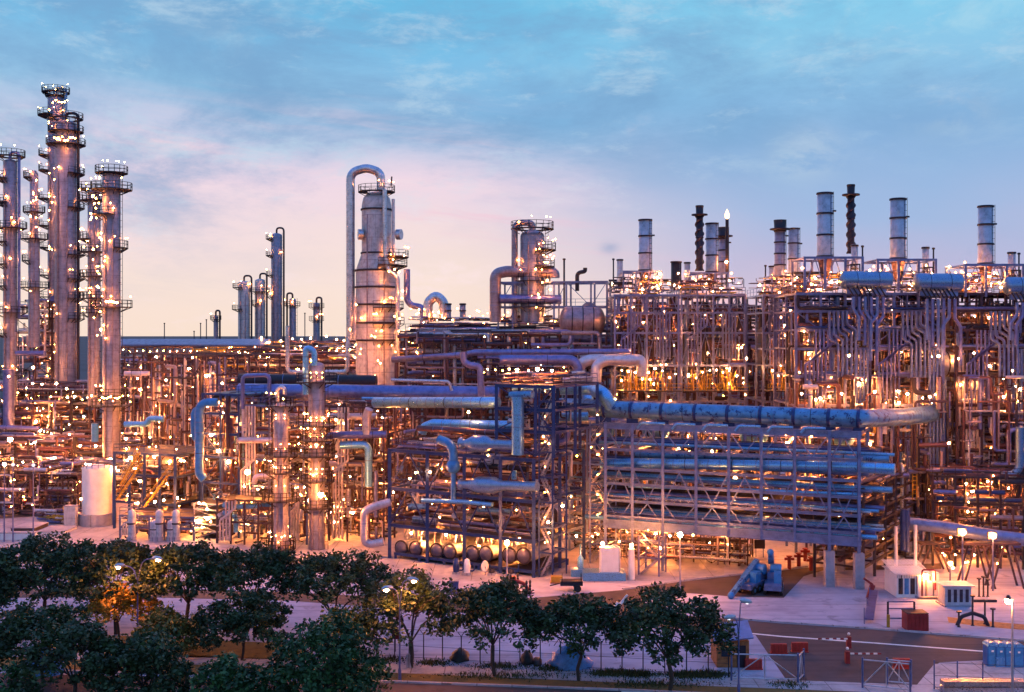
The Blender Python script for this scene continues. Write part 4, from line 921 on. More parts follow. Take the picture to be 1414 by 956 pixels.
EL([at(684, 445, 181), at(684, 378, 181), at(700, 375, 181), at(765, 377, 181), at(765, 384, 181)], .95, 'insul_old', 'thick pipe bending over left of the centre right tower like a cane', fillet=2.6, n=16)
EL([at(690, 413, 180), at(775, 414, 180)], .8, 'pipe_lilac', 'thick level pipe passing behind the centre right tower', n=14)
tdrum('vessel', at(782, 443, 178), at(826, 444, 178), 2.3, 'insul_old', 'large brown round-ended vessel on the deck right of the centre right tower', 'vessel')
stack(779, 182, 357, 440, 2.6, 'slender dark vent pipe standing right of the centre right tower', m='steel_dark', name='vent_pipe', bands=1, stub=False)
EL([at(797, 402, 180), at(797, 377, 180), at(808, 375, 180), at(808, 370, 180)], .35, 'steel_dark', 'small crooked dark pipe above the gantry platform')
EL([at(806, 440, 179), at(806, 424, 179), at(812, 420, 179), at(822, 424, 179), at(822, 440, 179)], .45, 'insul_old', 'small arched pipe over the large brown vessel')
# ring vessel and boxes left of the gantry
t = thing('elbow_duct', 'fat silver horseshoe shaped duct glowing inside, right of the great column', 'duct', at(602, 445, 190)); MB().tube([at(591, 445, 190), at(591, 418, 190), at(602, 407, 190), at(613, 418, 190), at(613, 440, 190)], .85, 'insul', 14, fillet=1.6).build('duct', t); MB().lathe([(.9, 0), (.9, .4)], at(591, 442, 190), 'steel_dark', n=12).build('flange', t)
for i, px in enumerate((619, 639)): stack(px, 188, 419, 440, 8, ['left', 'right'][i]+' of two stubby ribbed vents near the horseshoe duct', m='tower_grey', bands=2, stub=False, name='vent')
lamp(at(600, 436, 188), .35, '', h=0, m='bulb', label='orange lamp glowing inside the silver horseshoe duct')

# ------------------------------------------------------------------ towers
tower('tower', 'great pale column, broad below with a narrower neck, centre left', 520, 205, 265, 540, 54, 'tower_pale', [(265, 1.6, 0, 360), (355, 3.0, -60, 100), (367, 2.2, -80, 60), (447, 1.4, -90, 60), (425, 1.2, -90, 50), (470, 1.4, -90, 60)], 'on the great pale column',
      sec=[(30, 545), (28.5, 540), (28.5, 374), (26, 366), (20.5, 350), (20.5, 284), (18.5, 274), (12, 267), (4, 265)], lsize=.24, nl=3, ladder=0, base=at(520, 545, 205).z)
gt = [o for o in C.objects if o.get('label', '').startswith('great pale column')][0]
for py in (374, 397, 421, 446, 470):
    Yt = 205; X = (520-CX)/F*Yt; z = at(520, py, Yt).z; MB().lathe([(28.6*Yt/F, z-.18), (30*Yt/F, z-.18), (30*Yt/F, z+.18), (28.6*Yt/F, z+.18)], (X, Yt, 0), 'steel_dark', n=28, cap=False).build('band', gt)
for py in (290, 350): 
    z = at(520, py, 205).z; X = (520-CX)/F*205; MB().lathe([(20.5*205/F, z-.15), (22*205/F, z-.15), (22*205/F, z+.15), (20.5*205/F, z+.15)], (X, 205, 0), 'steel_dark', n=28, cap=False).build('band', gt)
pt_ = at(520, 262, 205); MB().tube([at(526, 266, 204.6), at(526, 238, 204.6), at(506, 232, 204.6), at(484, 238, 204.6), at(484, 470, 204.6)], 6*205/F, 'insul', 20, fillet=3.0).build('overhead_pipe', gt)
MB().tube([at(531, 262, 201), at(532, 352, 201), at(536, 372, 201), at(549, 384, 201), at(549, 520, 201)], .42, 'insul', 8).build('side_pipe', gt)
MB().tube([at(543, 275, 202), at(543, 355, 202)], .3, 'pipe_pale', 8).build('side_pipe', gt)
MB().tube([at(562, 372, 202), at(562, 415, 202), at(568, 422, 202), at(582, 424, 202), at(584, 432, 202), at(584, 500, 202)], .6, 'pipe_lilac', 10, fillet=1.6).build('side_pipe', gt)
MB().tube([at(490, 410, 202), at(490, 470, 202)], .25, 'pipe_pale', 8).build('side_pipe', gt)
MB().tube([at(540, 258, 205), at(541, 244, 205)], .15, 'steel_dark', 6).build('mast', gt)
for px, py in ((501, 324), (548, 324)):
    MB().lathe([(1.0, 0), (1.0, .9)], at(px, py, 203), 'insul', axis=(-1 if px < 520 else 1, -.3, 0), n=14).build('manway', gt)
for i, (px, py) in enumerate(((537, 375), (545, 372), (551, 376), (556, 402), (552, 440), (545, 437), (559, 465), (492, 421), (523, 478))): lamp(at(px, py, 199.5), .3, 'on the great pale column', h=0)
for i in range(22): lamp(at(random.uniform(480, 590), random.uniform(446, 530), 197), random.choice((.16, .22)), 'at the foot of the great pale column', h=0)

tower('tower', 'banded grey tower with a cane shaped pipe on top, centre right', 735, 182, 318, 445, 34, 'tower_grey', [(316, 1.5, 0, 360), (345, 1.9, -80, 70), (368, 1.7, -80, 70), (388, 1.0), (424, 1.8)], 'on the banded centre right tower', loop=(-1, 9, 10, 445, 'insul_old'), nl=3, lsize=.24, ladder=0)
for i in range(14): lamp(at(random.uniform(738, 765), random.uniform(335, 425), 178.5), random.choice((.2, .26, .3)), 'on the banded centre right tower', h=0)

L3 = [(128, 3.2), (133, .9), (160, 2, 90, 270), (215, 1.8, 120, 240), (236, 1.8, 120, 240), (275, 1.8, 120, 240), (312, 1.8, 120, 240), (342, 1.8, 120, 240), (380, 1.8, 120, 240), (410, 1.8, 120, 240), (436, 1.8, 120, 240), (467, 1.8, 120, 240)]
L3 = [p if len(p) == 4 else (p[0], p[1] if p[1] < 2.5 else 1.2, 0, 360) for p in L3]
w1 = 'on the tallest twin towers at left'
tower('tower', 'tallest tower, slim grey with many small platforms down its left side', 77, 236, 131, 560, 21, 'tower_grey', L3, w1, loop=(1, 4.5, 9, 165, 'pipe_blue'), lsize=.26, nl=2, ladder=0)
tower('tower', 'second tallest tower, broader and paler, touching the tallest one', 91, 229, 166, 560, 29, 'tower_grey', [(164, 1.2, 0, 360), (182, 1.3, 0, 360), (200, 1.7, 0, 360), (240, 1.5, -60, 60), (287, 1.5, -60, 60), (352, 1.5, -60, 60), (385, 1.5, -60, 60), (412, 1.5, -60, 60), (440, 1.5, -60, 60)], w1, loop=(1, 4, 9, 560, 'steel_dark'), lsize=.28, nl=3, ladder=0)
for i in range(9): lamp(at(75+i*3.6, 192+random.uniform(-3, 3), 224), .34, w1, h=0)
for i in range(6): lamp(at(73+i*4, 141+random.uniform(-3, 3), 231), .3, w1, h=0)
for i in range(16): lamp(at(random.choice((75, 78, 68, 82)), random.uniform(225, 520), 231), .26, w1, h=0)
tower('tower', 'grey tower with a round railed crown, front one of the close pair', 154, 188, 237, 630, 24, 'tower_grey', [(239, 1.6, 0, 360), (262, 1.9, 0, 360), (297, 1.5, 90, 300), (342, 1.2, -60, 60), (424, 1.9, 0, 360), (546, 1.2, 0, 360), (560, 1.8, 0, 360)], 'on the front tower with the round crown', loop=None, lsize=.28, nl=5, ladder=1)
tower('tower', 'slimmer grey tower half hidden behind the one with the round crown', 130, 200, 263, 560, 17, 'tower_grey', [(262, 1.7, 0, 360), (277, 1.5, 0, 360), (330, 1.4, 100, 260), (348, 1.7), (382, 1.4), (412, 1.4), (432, 1.4)], 'on the slim tower behind the round crowned one', lsize=.3, nl=4, ladder=0)
for i in range(30): lamp(at(random.uniform(124, 146), random.uniform(266, 470), 186), random.choice((.24, .3, .36)), 'between the close pair of towers', h=0)
for i in range(7): lamp(at(147+i*2.4, 417+random.uniform(-2, 2), 184), .34, 'between the close pair of towers', h=0)
for i in range(9): lamp(at(141+i*3, 551+random.uniform(-3, 3), 183), .26, 'on the front tower with the round crown', h=1)
tower('tower', 'dark grey tower at the left edge with a curved pipe down its right side', 14, 205, 220, 560, 18, 'tower_grey', [(216, 1.4, 0, 360), (247, 1.6, 90, 270), (280, 1.6, 90, 270), (315, 1.7, 0, 360), (334, 1.5, 90, 270), (365, 1.5, 90, 270), (395, 1.5, 90, 270), (432, 1.8, 0, 360), (460, 1.5, 90, 270), (518, 1.6, 0, 360)], 'on the tower at the left edge', loop=(1, 4, 9, 440, 'pipe_lilac'), lsize=.3, nl=3, ladder=0)
tower('tower', 'slim stepped grey tower between the left edge tower and the tallest pair', 47, 225, 236, 470, 12, 'tower_grey', [(245, 1.2, 100, 260), (293, 1.3, 0, 360), (330, 1.7, 0, 360), (360, 1.2, 100, 260), (397, 1.8, 0, 360)], 'on the slim stepped tower at left', lsize=.26, nl=3, ladder=0, sec=[(7.5, 480), (7.5, 332), (5.5, 326), (5.5, 240), (3, 236)], base=at(47, 480, 225).z)
for i in range(12): lamp(at(random.choice((42, 46, 50)), random.uniform(240, 410), 222), .28, 'on the slim stepped tower at left', h=0)
# far group
wf = 'on the far group of grey towers'
FAR = [(337, 388, 16, 'left one of two short pale towers with hooked pipes in the distance', [(397, 1.6, 90, 270), (427, 1.8, 90, 270)], 1), (359, 385, 14, 'right one of two short pale towers with hooked pipes in the distance', [(403, 1.4), (420, 1.2, 90, 270)], 1), (382, 322, 15, 'tall slender grey tower rising alone in the distance', [(330, 1.6, 120, 240), (353, 1.6, 120, 240), (380, 1.5, 120, 240), (410, 1.4, 120, 240)], 1), (404, 412, 9, 'tiny tower right of the tall slender distant one', [(422, 1.4)], -1), (437, 418, 9, 'tiny dark tower close left of the great pale column', [(424, 1.4), (442, 1.3)], 1), (298, 436, 6, 'smallest dark tower on the far left skyline', [(441, 1)], 1)]
for i, (px, top, wpx, lab, pls, sd) in enumerate(FAR):
    tower('tower', lab, px, 330+i*3, top, 480, wpx, 'tower_pale' if i < 2 else 'tower_grey', [p if len(p) == 4 else (p[0], p[1], 0, 360) for p in pls], wf, loop=(sd, 2.6, 7, 480, 'steel_dark'), lsize=.4, nl=2, ladder=0)
for px, top in ((227, 446), (277, 446), (285, 441), (268, 457), (421, 432), (506, 424)):
    stack(px, 300, top, 480, 1.3, {227: 'leftmost far mast on the skyline', 277: 'far mast left of the closest pair', 285: 'tallest of three thin far masts', 268: 'shortest far mast on the skyline', 421: 'far mast between the tiny towers', 506: 'thin mast near the great column foot'}[px], m='steel_dark', name='mast', bands=1, stub=False)

# front twin towers
wt1 = 'on the left of the front twin towers'; wt2 = 'on the right of the front twin towers'
tower('tower', 'left front tower with pale lower shell between trees and racks', 388, 150, 556, 765, 20, 'tower_grey', [(560, 1.1, 0, 360), (629, 1.2, 0, 360), (652, 1.3, 0, 360), (690, 1.5, 0, 360), (756, 1.0, 0, 360)], wt1, loop=None, lsize=.24, nl=3, ladder=-1, base=0)
EL([at(383, 556, 149.8), at(383, 538, 149.8), at(389, 534, 149.8), at(393, 538, 149.8), at(393, 545, 149.8)], .3, 'insul', 'small hooked pipe over the left front tower')
tower('tower', 'right front tower crowned by an arched blue pipe', 437, 152, 500, 768, 22, 'tower_grey', [(527, 1.7, 0, 360), (587, 1.7, 0, 360), (608, 1.1, 0, 360), (629, 1.5, 0, 360), (664, 1.3, 0, 360), (700, 1.2, 0, 360)], wt2, loop=None, lsize=.26, nl=3, ladder=1, base=0)
EL([at(434, 505, 151), at(434, 484, 151), at(422, 480, 151), at(422, 545, 151)], .42, 'pipe_cyan', 'arched cyan pipe over the right front tower', fillet=1.1, n=12)
for i, (px, py, sz) in enumerate(((443, 683, .62), (342, 652, .58))): lamp(at(px, py, 146), sz, '', h=0, m='flood', label=['dazzling floodlight on the lower right of the right front tower', 'dazzling floodlight left of the left front tower'][i])
for py in (573, 578, 620, 646, 671, 740): 
    for dx in (-7, 5): lamp(at(388+dx, py, 148.4), .15, wt1, h=0)
for py in (515, 522, 577, 581, 599, 603, 617, 648, 655): 
    for dx in (-8, 0, 8): lamp(at(437+dx, py, 150.2), .15, wt2, h=0)

# ------------------------------------------------------------------ racks left of the navy frame
B1 = Mod(305, 176, 545, 168, 14); lb = [at(430, p, 172).z for p in (735, 712, 690, 665, 640, 612, 582, 560)]
frame(B1, 'wide dark multi deck rack behind the front twin towers', lb, span(0, B1.L, 8), [0, 7, 14], 'steel_brown', .32, 'pipe_rack', 'pipe rack', rail=[lb[-1], lb[3]], deck=[lb[3]], brace='X', bracerows=(2, 4, 5))
wB = 'on the wide rack behind the front twin towers'
for z in lb: rackpipes(B1, 0, B1.L, [.8, 2.2, 4, 6], z, wB, rr=(.14, .42), mats=('pipe_brown', 'pipe_lilac', 'insul_old', 'insul'))
clutter(B1, 0, B1.L, -4, 8, .3, lb[3], 210, wB, rr=(.07, .2), vert=.6, lenf=.35)
clutter(B1, 0, B1.L, -3, 8, lb[3], lb[-1], 130, wB, rr=(.08, .2), vert=.55, lenf=.5)
for i in range(110): lamp(B1.w(random.uniform(0, B1.L), random.uniform(-4, 4), min(.97, abs(random.gauss(0, .42)))*lb[-1]+.8), random.choice((.13, .16, .2, .24)), wB, h=0, m=random.choice(('bulb', 'bulb', 'bulb_warm')))
for px, py, sz in ((464, 580, .3), (520, 670, .36), (487, 708, .36), (463, 721, .3), (372, 735, .36), (337, 672, .24), (332, 688, .24), (356, 676, .2), (420, 673, .2)): lamp(at(px, py, 158), sz, wB, h=0, m='flood')
for i, (pts, r, m, lab) in enumerate((
    ([(452, 612), (456, 601), (530, 600), (534, 600)], .55, 'pipe_lilac', 'pale lilac pipe with a bent left end right of the front twin towers'),
    ([(470, 615), (504, 614), (509, 620), (509, 672)], .55, 'pipe_cyan', 'cyan topped pipe that turns down right of the front twin towers'),
    ([(540, 693), (515, 700), (503, 706), (503, 748), (512, 752), (530, 748)], .55, 'pipe_pale', 'pale C shaped pipe low beside the exchanger bench'),
    ([(308, 697), (325, 700), (378, 698)], .4, 'pipe_cyan', 'low cyan pipe crossing to the foot of the left front tower'),
    ([(308, 708), (325, 711), (326, 735)], .35, 'pipe_cyan', 'thin cyan pipe stepping down below the low cyan crossing'),
    ([(351, 668), (353, 658), (380, 657)], .4, 'pipe_pale', 'pale pipe curling into the left front tower'),
    ([(335, 565), (335, 519), (372, 518), (372, 560)], .28, 'pipe_lilac', 'lilac goalpost shaped pipe above the wide dark rack'),
    ([(397, 450), (397, 514), (480, 514), (480, 465)], .3, 'insul', 'thin silver U shaped pipe against the lamp lit gallery'))):
    EL([at(a, b2, 156-(i == 2)*10) for a, b2 in pts], r, m, lab, n=12)
for i, (x0, x1, py) in enumerate(((330, 376, 608), (455, 520, 640), (455, 520, 575))): pipe([at(x0, py, 158), at(x1, py, 158)], .45, 'pipe_pale', where='beside the front twin towers')

# blue loop pipes and navy frame on the left
B2 = Mod(280, 163, 330, 160, 9); l2 = [at(300, p, 161).z for p in (735, 700, 668, 632, 600, 572, 545)]
frame(B2, 'tall narrow slate blue frame beside the azure loop pipes', l2, span(0, B2.L, 2), [0, 5, 9], 'steel_navy', .3, 'steel_structure', 'steel frame', rail=[l2[-1], l2[3]], deck=[l2[-1]], brace='X')
clutter(B2, 0, B2.L, 0, 8, 1, l2[-1], 60, 'in the narrow slate blue frame', rr=(.08, .24), mats=('steel_blue', 'pipe_blue', 'pipe_lilac', 'insul'), vert=.75, lenf=.7)
for i in range(12): lamp(B2.w(random.uniform(0, B2.L), -.4, random.uniform(2, l2[-1])), .18, 'in the narrow slate blue frame', h=0)
EL([at(300, 556, 158), at(282, 556, 158), at(275, 564, 158), at(275, 655, 158), at(282, 662, 158)], .62, 'pipe_azure', 'vivid azure pipe loop, the longer one at left', fillet=1.8, n=14)
EL([at(276, 563, 160), at(268, 568, 160), at(267, 580, 160), at(268, 605, 160), at(276, 610, 160)], .45, 'pipe_azure', 'vivid azure pipe loop, the shorter one behind', fillet=1.4, n=12)
# tall pink lit upright pipe bank
B3 = Mod(172, 205, 300, 180, 12); l3_ = [at(230, p, 190).z for p in (700, 660, 620, 580, 545, 515, 490)]
frame(B3, 'tall rack densely strung with upright pipes, left of the azure loops', l3_, span(0, B3.L, 9), [0, 6, 12], 'steel_brown', .3, 'pipe_rack', 'pipe rack', rail=[l3_[-1]], brace='X', bracerows=(4, 6))
w3_ = 'in the dense bank of upright pipes at left'
for i in range(90):
    s = random.uniform(0, B3.L); tt = random.uniform(-.8, 3); a, b2 = sorted((random.uniform(2, 12), random.uniform(15, l3_[-1])))
    pipe([B3.w(s, tt, a), B3.w(s, tt, b2)], random.uniform(.09, .2), random.choice(('pipe_lilac', 'pipe_brown', 'pipe_pale', 'insul_old')), where=w3_)
clutter(B3, 0, B3.L, -2, 8, .5, l3_[-1], 120, w3_, rr=(.08, .2), vert=.5, lenf=.3)
for i in range(60): lamp(B3.w(random.uniform(0, B3.L), random.uniform(-1, 4), min(.97, abs(random.gauss(0, .5)))*l3_[-1]*.9+.8), random.choice((.13, .18, .22)), w3_, h=0)
for px, py, sz in ((220, 583, .2), (174, 606, .34), (207, 604, .3), (235, 604, .24), (190, 523, .26), (180, 555, .26), (244, 530, .22), (266, 535, .22)): lamp(at(px, py, 176), sz, w3_, h=0, m='flood' if sz > .3 else 'bulb')
for i in range(5):
    c = at(160+0*i, 0, 1); 
pipe([at(172, 516, 180), at(206, 516, 180)], .4, 'pipe_pale', 'pale pipe stub left at the upper end of the upright pipe bank')
pipe([at(172, 586, 176), at(203, 586, 176), at(206, 578, 176), at(226, 579, 176)], .5, 'pipe_cyan', 'stepped cyan pipe in front of the upright pipe bank')

# lamp lit roofed gallery on the skyline
GL = Mod(160, 262, 600, 250, 10); zg = [at(380, p, 256).z for p in (494, 480)]
frame(GL, 'long raised gallery with a row of lamps under its roof edge', zg, span(0, GL.L, 16), [0, 6], 'steel_brown', .34, 'gallery', 'gallery', rail=[zg[0]], deck=[zg[0]], brace=None)
t = thing('gallery_roof', 'long low dark roof over the lamp lit gallery', 'roof', GL.w(GL.L/4, 3, zg[1])); q = MB()
s1_, s2_ = 0, GL.sa(366); q.add([GL.w(s1_, -1, zg[1]+.6), GL.w(s2_, -1, zg[1]+.6), GL.w(s2_, 3, zg[1]+2), GL.w(s1_, 3, zg[1]+2), GL.w(s1_, 8, zg[1]+.6), GL.w(s2_, 8, zg[1]+.6)], [(0,1,2,3),(3,2,5,4),(0,3,4),(1,5,2),(0,4,5,1)], 'tower_grey'); q.build('roof_sheet', t)
MB().beam(GL.w(s1_, -1.05, zg[1]+.5), GL.w(s2_, -1.05, zg[1]+.5), .2, .3, 'steel_lilac').build('gutter', t)
wg = 'in the row under the long gallery roof'
for i in range(46): lamp(GL.w(GL.L*(i+.5)/46, -1.2, zg[0]+1.5+random.uniform(-.3, .3)), .26, wg, h=0)
for i in range(16): lamp(GL.w(GL.L*(.45+.55*i/16), random.uniform(-1, 5), zg[1]+random.uniform(.8, 2.8)), .36, 'on top of the long gallery', h=1, m='bulb_warm')
clutter(GL, GL.L*.42, GL.L, 0, 8, zg[0], zg[1]+1.6, 110, 'on the long gallery', rr=(.09, .2), vert=.6, lenf=.3, mats=('pipe_brown', 'yellow', 'insul_old'))
GB = Mod(270, 215, 575, 205, 10); zb_ = [at(420, p, 210).z for p in (540, 524, 508)]
frame(GB, 'dusky rack just below the lamp lit gallery', zb_, span(0, GB.L, 10), [0, 7], 'steel_brown', .34, 'pipe_rack', 'pipe rack', rail=[zb_[-1]], deck=[zb_[-1]], brace='X', bracerows=(1, 2))
wgb = 'on the dusky rack below the lamp lit gallery'
for z in zb_: rackpipes(GB, 0, GB.L, [1, 3, 5], z, wgb, rr=(.2, .42))
clutter(GB, 0, GB.L, -1, 7, zb_[-1], zb_[-1]+4, 170, wgb, rr=(.08, .18), vert=.7, lenf=.3, mats=('pipe_brown', 'yellow', 'insul_old', 'pipe_pale'))
for i in range(80): lamp(GB.w(random.uniform(0, GB.L), random.uniform(-1.5, 4), zb_[-1]+random.uniform(.5, 4.2)), random.choice((.16, .2, .28)), wgb, h=0, m=random.choice(('bulb', 'bulb_warm')))
b = MB(); 
for dx in (0, 6): b.beam(at(306+dx, 505, 196), at(311+dx, 535, 196), .14, .14, 'yellow')
for k2 in range(6): b.beam(at(306+k2*.9, 508+k2*5, 196), at(312+k2*.9, 508+k2*5, 196), .1, .1, 'yellow')
solo('ladder', b, 'leaning yellow ladder near the left end of the gallery', 'ladder')

# ------------------------------------------------------------------ left cluster
wl = 'in the glowing tangle among the left towers'
A1 = Mod(-30, 218, 150, 212, 16); la = [at(60, p, 215).z for p in (640, 610, 585, 560, 540)]
frame(A1, 'wide dusky frame at the feet of the left towers', la, span(0, A1.L, 7), [0, 8, 16], 'steel_brown', .34, 'steel_structure', 'steel frame', rail=[la[-1], la[2]], deck=[la[-1], la[2]], brace='X', bracerows=(1, 3))
A2 = Mod(22, 232, 72, 230, 12); la2 = [at(50, p, 231).z for p in (525, 500, 480, 460, 440, 425)]
frame(A2, 'narrow frame glowing orange between the left tower and the tallest pair', la2, span(0, A2.L, 2), [0, 6], 'steel_brown', .3, 'steel_structure', 'steel frame', rail=[la2[-1], la2[2]], deck=[la2[2]], brace='X')
A3 = Mod(-30, 200, 205, 196, 12); la3 = [at(60, p, 198).z for p in (690, 664, 640, 612)]
frame(A3, 'low wide dark braced frame behind the white tank', la3, span(0, A3.L, 9), [0, 6, 12], 'steel_dark', .34, 'steel_structure', 'steel frame', deck=[la3[2]], rail=[la3[-1]], brace='V', bracerows=(1, 2))
for md, zz, n, nl in ((A1, la, 170, 70), (A2, la2, 70, 46), (A3, la3, 190, 60)):
    clutter(md, 0, md.L, -3, 10, 1, zz[-1]+1.5, n, wl, rr=(.09, .26), vert=.5, lenf=.35, mats=('pipe_brown', 'pipe_lilac', 'insul_old', 'pipe_pale'))
    for i in range(nl): lamp(md.w(random.uniform(0, md.L), random.uniform(-3.5, 5), random.uniform(1.5, zz[-1]+2)), random.choice((.16, .2, .24, .3)), wl, h=0, m=random.choice(('bulb', 'bulb', 'bulb_warm')))
    for z in zz: rackpipes(md, 0, md.L, [.8, 3, 5], z, wl, rr=(.15, .4))
for px, py, sz in ((14, 607, .7), (74, 634, .72), (12, 520, .3), (78, 530, .36), (92, 537, .3), (58, 531, .3), (45, 530, .28), (48, 611, .34), (61, 637, .34), (67, 650, .34), (92, 651, .3), (132, 616, .36), (103, 548, .36)): lamp(at(px, py, 188), sz, wl, h=0, m='flood', label={14: 'dazzling floodlight at the far left among the pipes', 74: 'dazzling floodlight left above the white tank'}.get(px))
EL([at(22, 488, 204), at(62, 488, 204)], .5, 'pipe_lilac', 'level lilac pipe linking the left edge tower to the tangle')
EL([at(0, 590, 196), at(55, 592, 196)], .4, 'pipe_lilac', 'level lilac pipe low at the far left')
EL([at(131, 585, 186), at(131, 610, 186)], .6, 'pipe_azure', 'short azure upright pipe above the white tank')
EL([at(12, 510, 200), at(12, 590, 200)], 1.0, 'pipe_lilac', 'thick lilac upright below the left edge tower', n=14)
# white storage tank
c = Vector(((135-CX)/F*172, 172, 0)); zt = at(135, 646, 172).z; zb0 = at(135, 708, 172).z; r = 20.5*172/F
t = thing('storage_tank', 'plain white cylindrical storage tank on a concrete base left of the stairs', 'storage tank', c)
MB().lathe([(r+.5, 0), (r+.5, zb0)], c, 'concrete', n=32).build('base', t)
MB().lathe([(r, zb0), (r, zt)], c, 'white', n=40).build('shell', t); MB().lathe([(r+.1, zt-.05), (r+.1, zt+.12), (r*.4, zt+.5), (.05, zt+.6)], c, 'white', n=40).build('roof', t)
q = MB(); handrail(q, [c+Vector((r*math.cos(a), r*math.sin(a), zt+.1)) for a in [i*PI/8 for i in range(17)]], 'steel_lilac', 1.0, .07, 1.5); q.build('railing', t)
MB().tube([c+Vector((r+.4, -1, 0)), c+Vector((r+.4, -1, zt+.8)), c+Vector((r-.6, -1, zt+1.2))], .1, 'steel_lilac', 6).build('side_pipe', t)
lamp(at(158, 646, 172), .5, '', h=0, m='flood', label='dazzling floodlight at the upper right corner of the white tank')
for px, py in ((112, 689), (119, 641), (124, 642)): lamp(at(px, py, 176), .32, 'around the white tank', h=0, m='flood')
# platform frame with yellow stairs
A4 = Mod(158, 168, 242, 164, 11); l4_ = [at(200, p, 166).z for p in (695, 657, 627)]
frame(A4, 'navy stepped platform frame right of the white tank', l4_, span(0, A4.L, 4), [0, 6, 11], 'steel_navy', .36, 'platform_structure', 'steel frame', deck=[l4_[0], l4_[1], l4_[2]], rail=l4_, brace=None, ib=True)
w4_ = 'on the stepped platform with yellow stairs'
for i, (a, b2) in enumerate((((200, 700), (232, 657)), ((162, 690), (196, 640)), ((168, 668), (192, 625)))):
    t = thing('staircase', ['lowest yellow staircase on the stepped platform', 'middle yellow staircase climbing beside the tank', 'upper yellow staircase leaning left to right'][i], 'staircase', at(*a, 163)); p, q2 = at(*a, 163), at(*b2, 163)
    for dy in (-.5, .5):
        MB().beam(p+Vector((0, dy, 0)), q2+Vector((0, dy, 0)), .1, .22, 'yellow').build('stringer', t); MB().beam(p+Vector((0, dy, 1.05)), q2+Vector((0, dy, 1.05)), .08, .08, 'yellow').build('handrail', t)
    q = MB(); n_ = 14
    for k2 in range(n_): v = p.lerp(q2, (k2+.5)/n_); q.box(v-Vector((.14, .44, .03)), v+Vector((.14, .44, .03)), 'steel_dark')
    q.build('treads', t)
clutter(A4, 0, A4.L, .5, 9, .5, l4_[-1], 130, w4_, rr=(.07, .2), vert=.6, lenf=.3)
for i in range(34): lamp(A4.w(random.uniform(0, A4.L), random.uniform(-1, 5), random.uniform(1.5, l4_[-1]+1.5)), random.choice((.14, .18, .24)), w4_, h=0)
tdrum('vessel', A4.w(4, 3, l4_[1]+1.7), A4.w(8, 3, l4_[1]+1.7), 1.1, 'insul_old', 'round-ended amber lit vessel on the stepped platform', 'vessel')
# vertical tanks in the row behind the trees
for i, px in enumerate((182, 213, 220, 236, 243)):
    Y = 158; b = Vector(((px-CX)/F*Y, Y, 0)); h = at(px, 705+i % 2*14, Y).z
    t = thing('upright_vessel', ['stout white upright vessel at the left of the row behind the trees', 'second upright vessel in the row behind the trees', 'third upright vessel in the row behind the trees', 'fourth upright vessel in the row behind the trees', 'last upright vessel at the right of the row behind the trees'][i], 'vessel', b)
    MB().lathe([(.55, .6), (.55, h-.3), (.4, h), (.05, h+.15)], b, 'stack_blue', n=14).build('shell', t); MB().lathe([(.7, 0), (.7, .6)], b, 'concrete', n=12).build('base', t)
    MB().lathe([(.58, h*.55), (.66, h*.55), (.66, h*.6), (.58, h*.6)], b, 'steel_dark', n=14, cap=False).build('band', t)
for px, py, sz in ((182, 719, .44), (220, 716, .44), (190, 695, .3), (214, 693, .3), (226, 691, .28), (245, 688, .28)): lamp(at(px, py, 160), sz, 'over the row of upright vessels behind the trees', h=0, m='flood')
# blazing cabinet-like frame at 285
A5 = Mod(268, 160, 300, 159, 5); l5 = [at(285, p, 159).z for p in (745, 735, 725, 715, 705, 697)]
frame(A5, 'blazing pale stack of shelves left of the low cyan pipe', l5, [0, A5.L], [0, 4], 'pipe_pale', .2, 'shelf_rack', 'shelf frame', deck=l5, brace='X')
for i in range(12): lamp(A5.w(random.uniform(.3, A5.L-.3), -.3, random.uniform(1.5, l5[-1]+.6)), .24, 'on the blazing pale shelves', h=0, m='bulb_warm')
# skid and low walls in the left yard
for i, (x0, x1, py, hh, mm) in enumerate(((15, 47, 737, .8, 'asphalt'), (0, 48, 746, 1.0, 'white'), (50, 88, 738, .35, 'white'), (88, 104, 728, 3.2, 'stack_blue'), (5, 38, 658, .7, 'steel_dark'))):
    p, q2 = gnd(x0, py), gnd(x1, py); t = thing(['sump_cover', 'low_wall', 'kerbed_pad', 'cabinet', 'low_wall'][i], ['flat dark pit cover in the pale left yard', 'low pale wall in front of the dark pit cover', 'square raised pale pad left of the grey cabinet', 'upright grey cabinet left of the white tank', 'low dark wall far back in the left yard'][i], ['pit cover', 'wall', 'pad', 'cabinet', 'wall'][i], p)
    MB().box((p.x, p.y, .01), (q2.x, p.y+(5 if i in (0, 2) else 1.2), hh), mm).build('body', t); MB().box((p.x-.1, p.y-.1, hh), (q2.x+.1, p.y+(5.1 if i in (0, 2) else 1.3), hh+.08), 'concrete').build('coping', t)
for i, (px, py) in enumerate(((41, 700), (20, 706), (27, 707))):
    g = gnd(px, py); b = MB(); b.beam(g, g+Vector((0,0,1.2)), .3, .3, 'red'); b.beam(g+Vector((-.9,0,.8)), g+Vector((.9,0,.8)), .2, .2, 'red'); b.lathe([(.4, 0), (.4, .2)], g+Vector((0,0,1.2)), 'red', n=10); b.lathe([(.3, -.1), (.3, .3)], g+Vector((-.9,0,.8)), 'red', axis=(1,0,0), n=10)
    solo('hydrant', b, ['larger red hydrant valve in the pale left yard', 'left small red hydrant valve in the left yard', 'small red hydrant valve between its two neighbours'][i], 'hydrant')
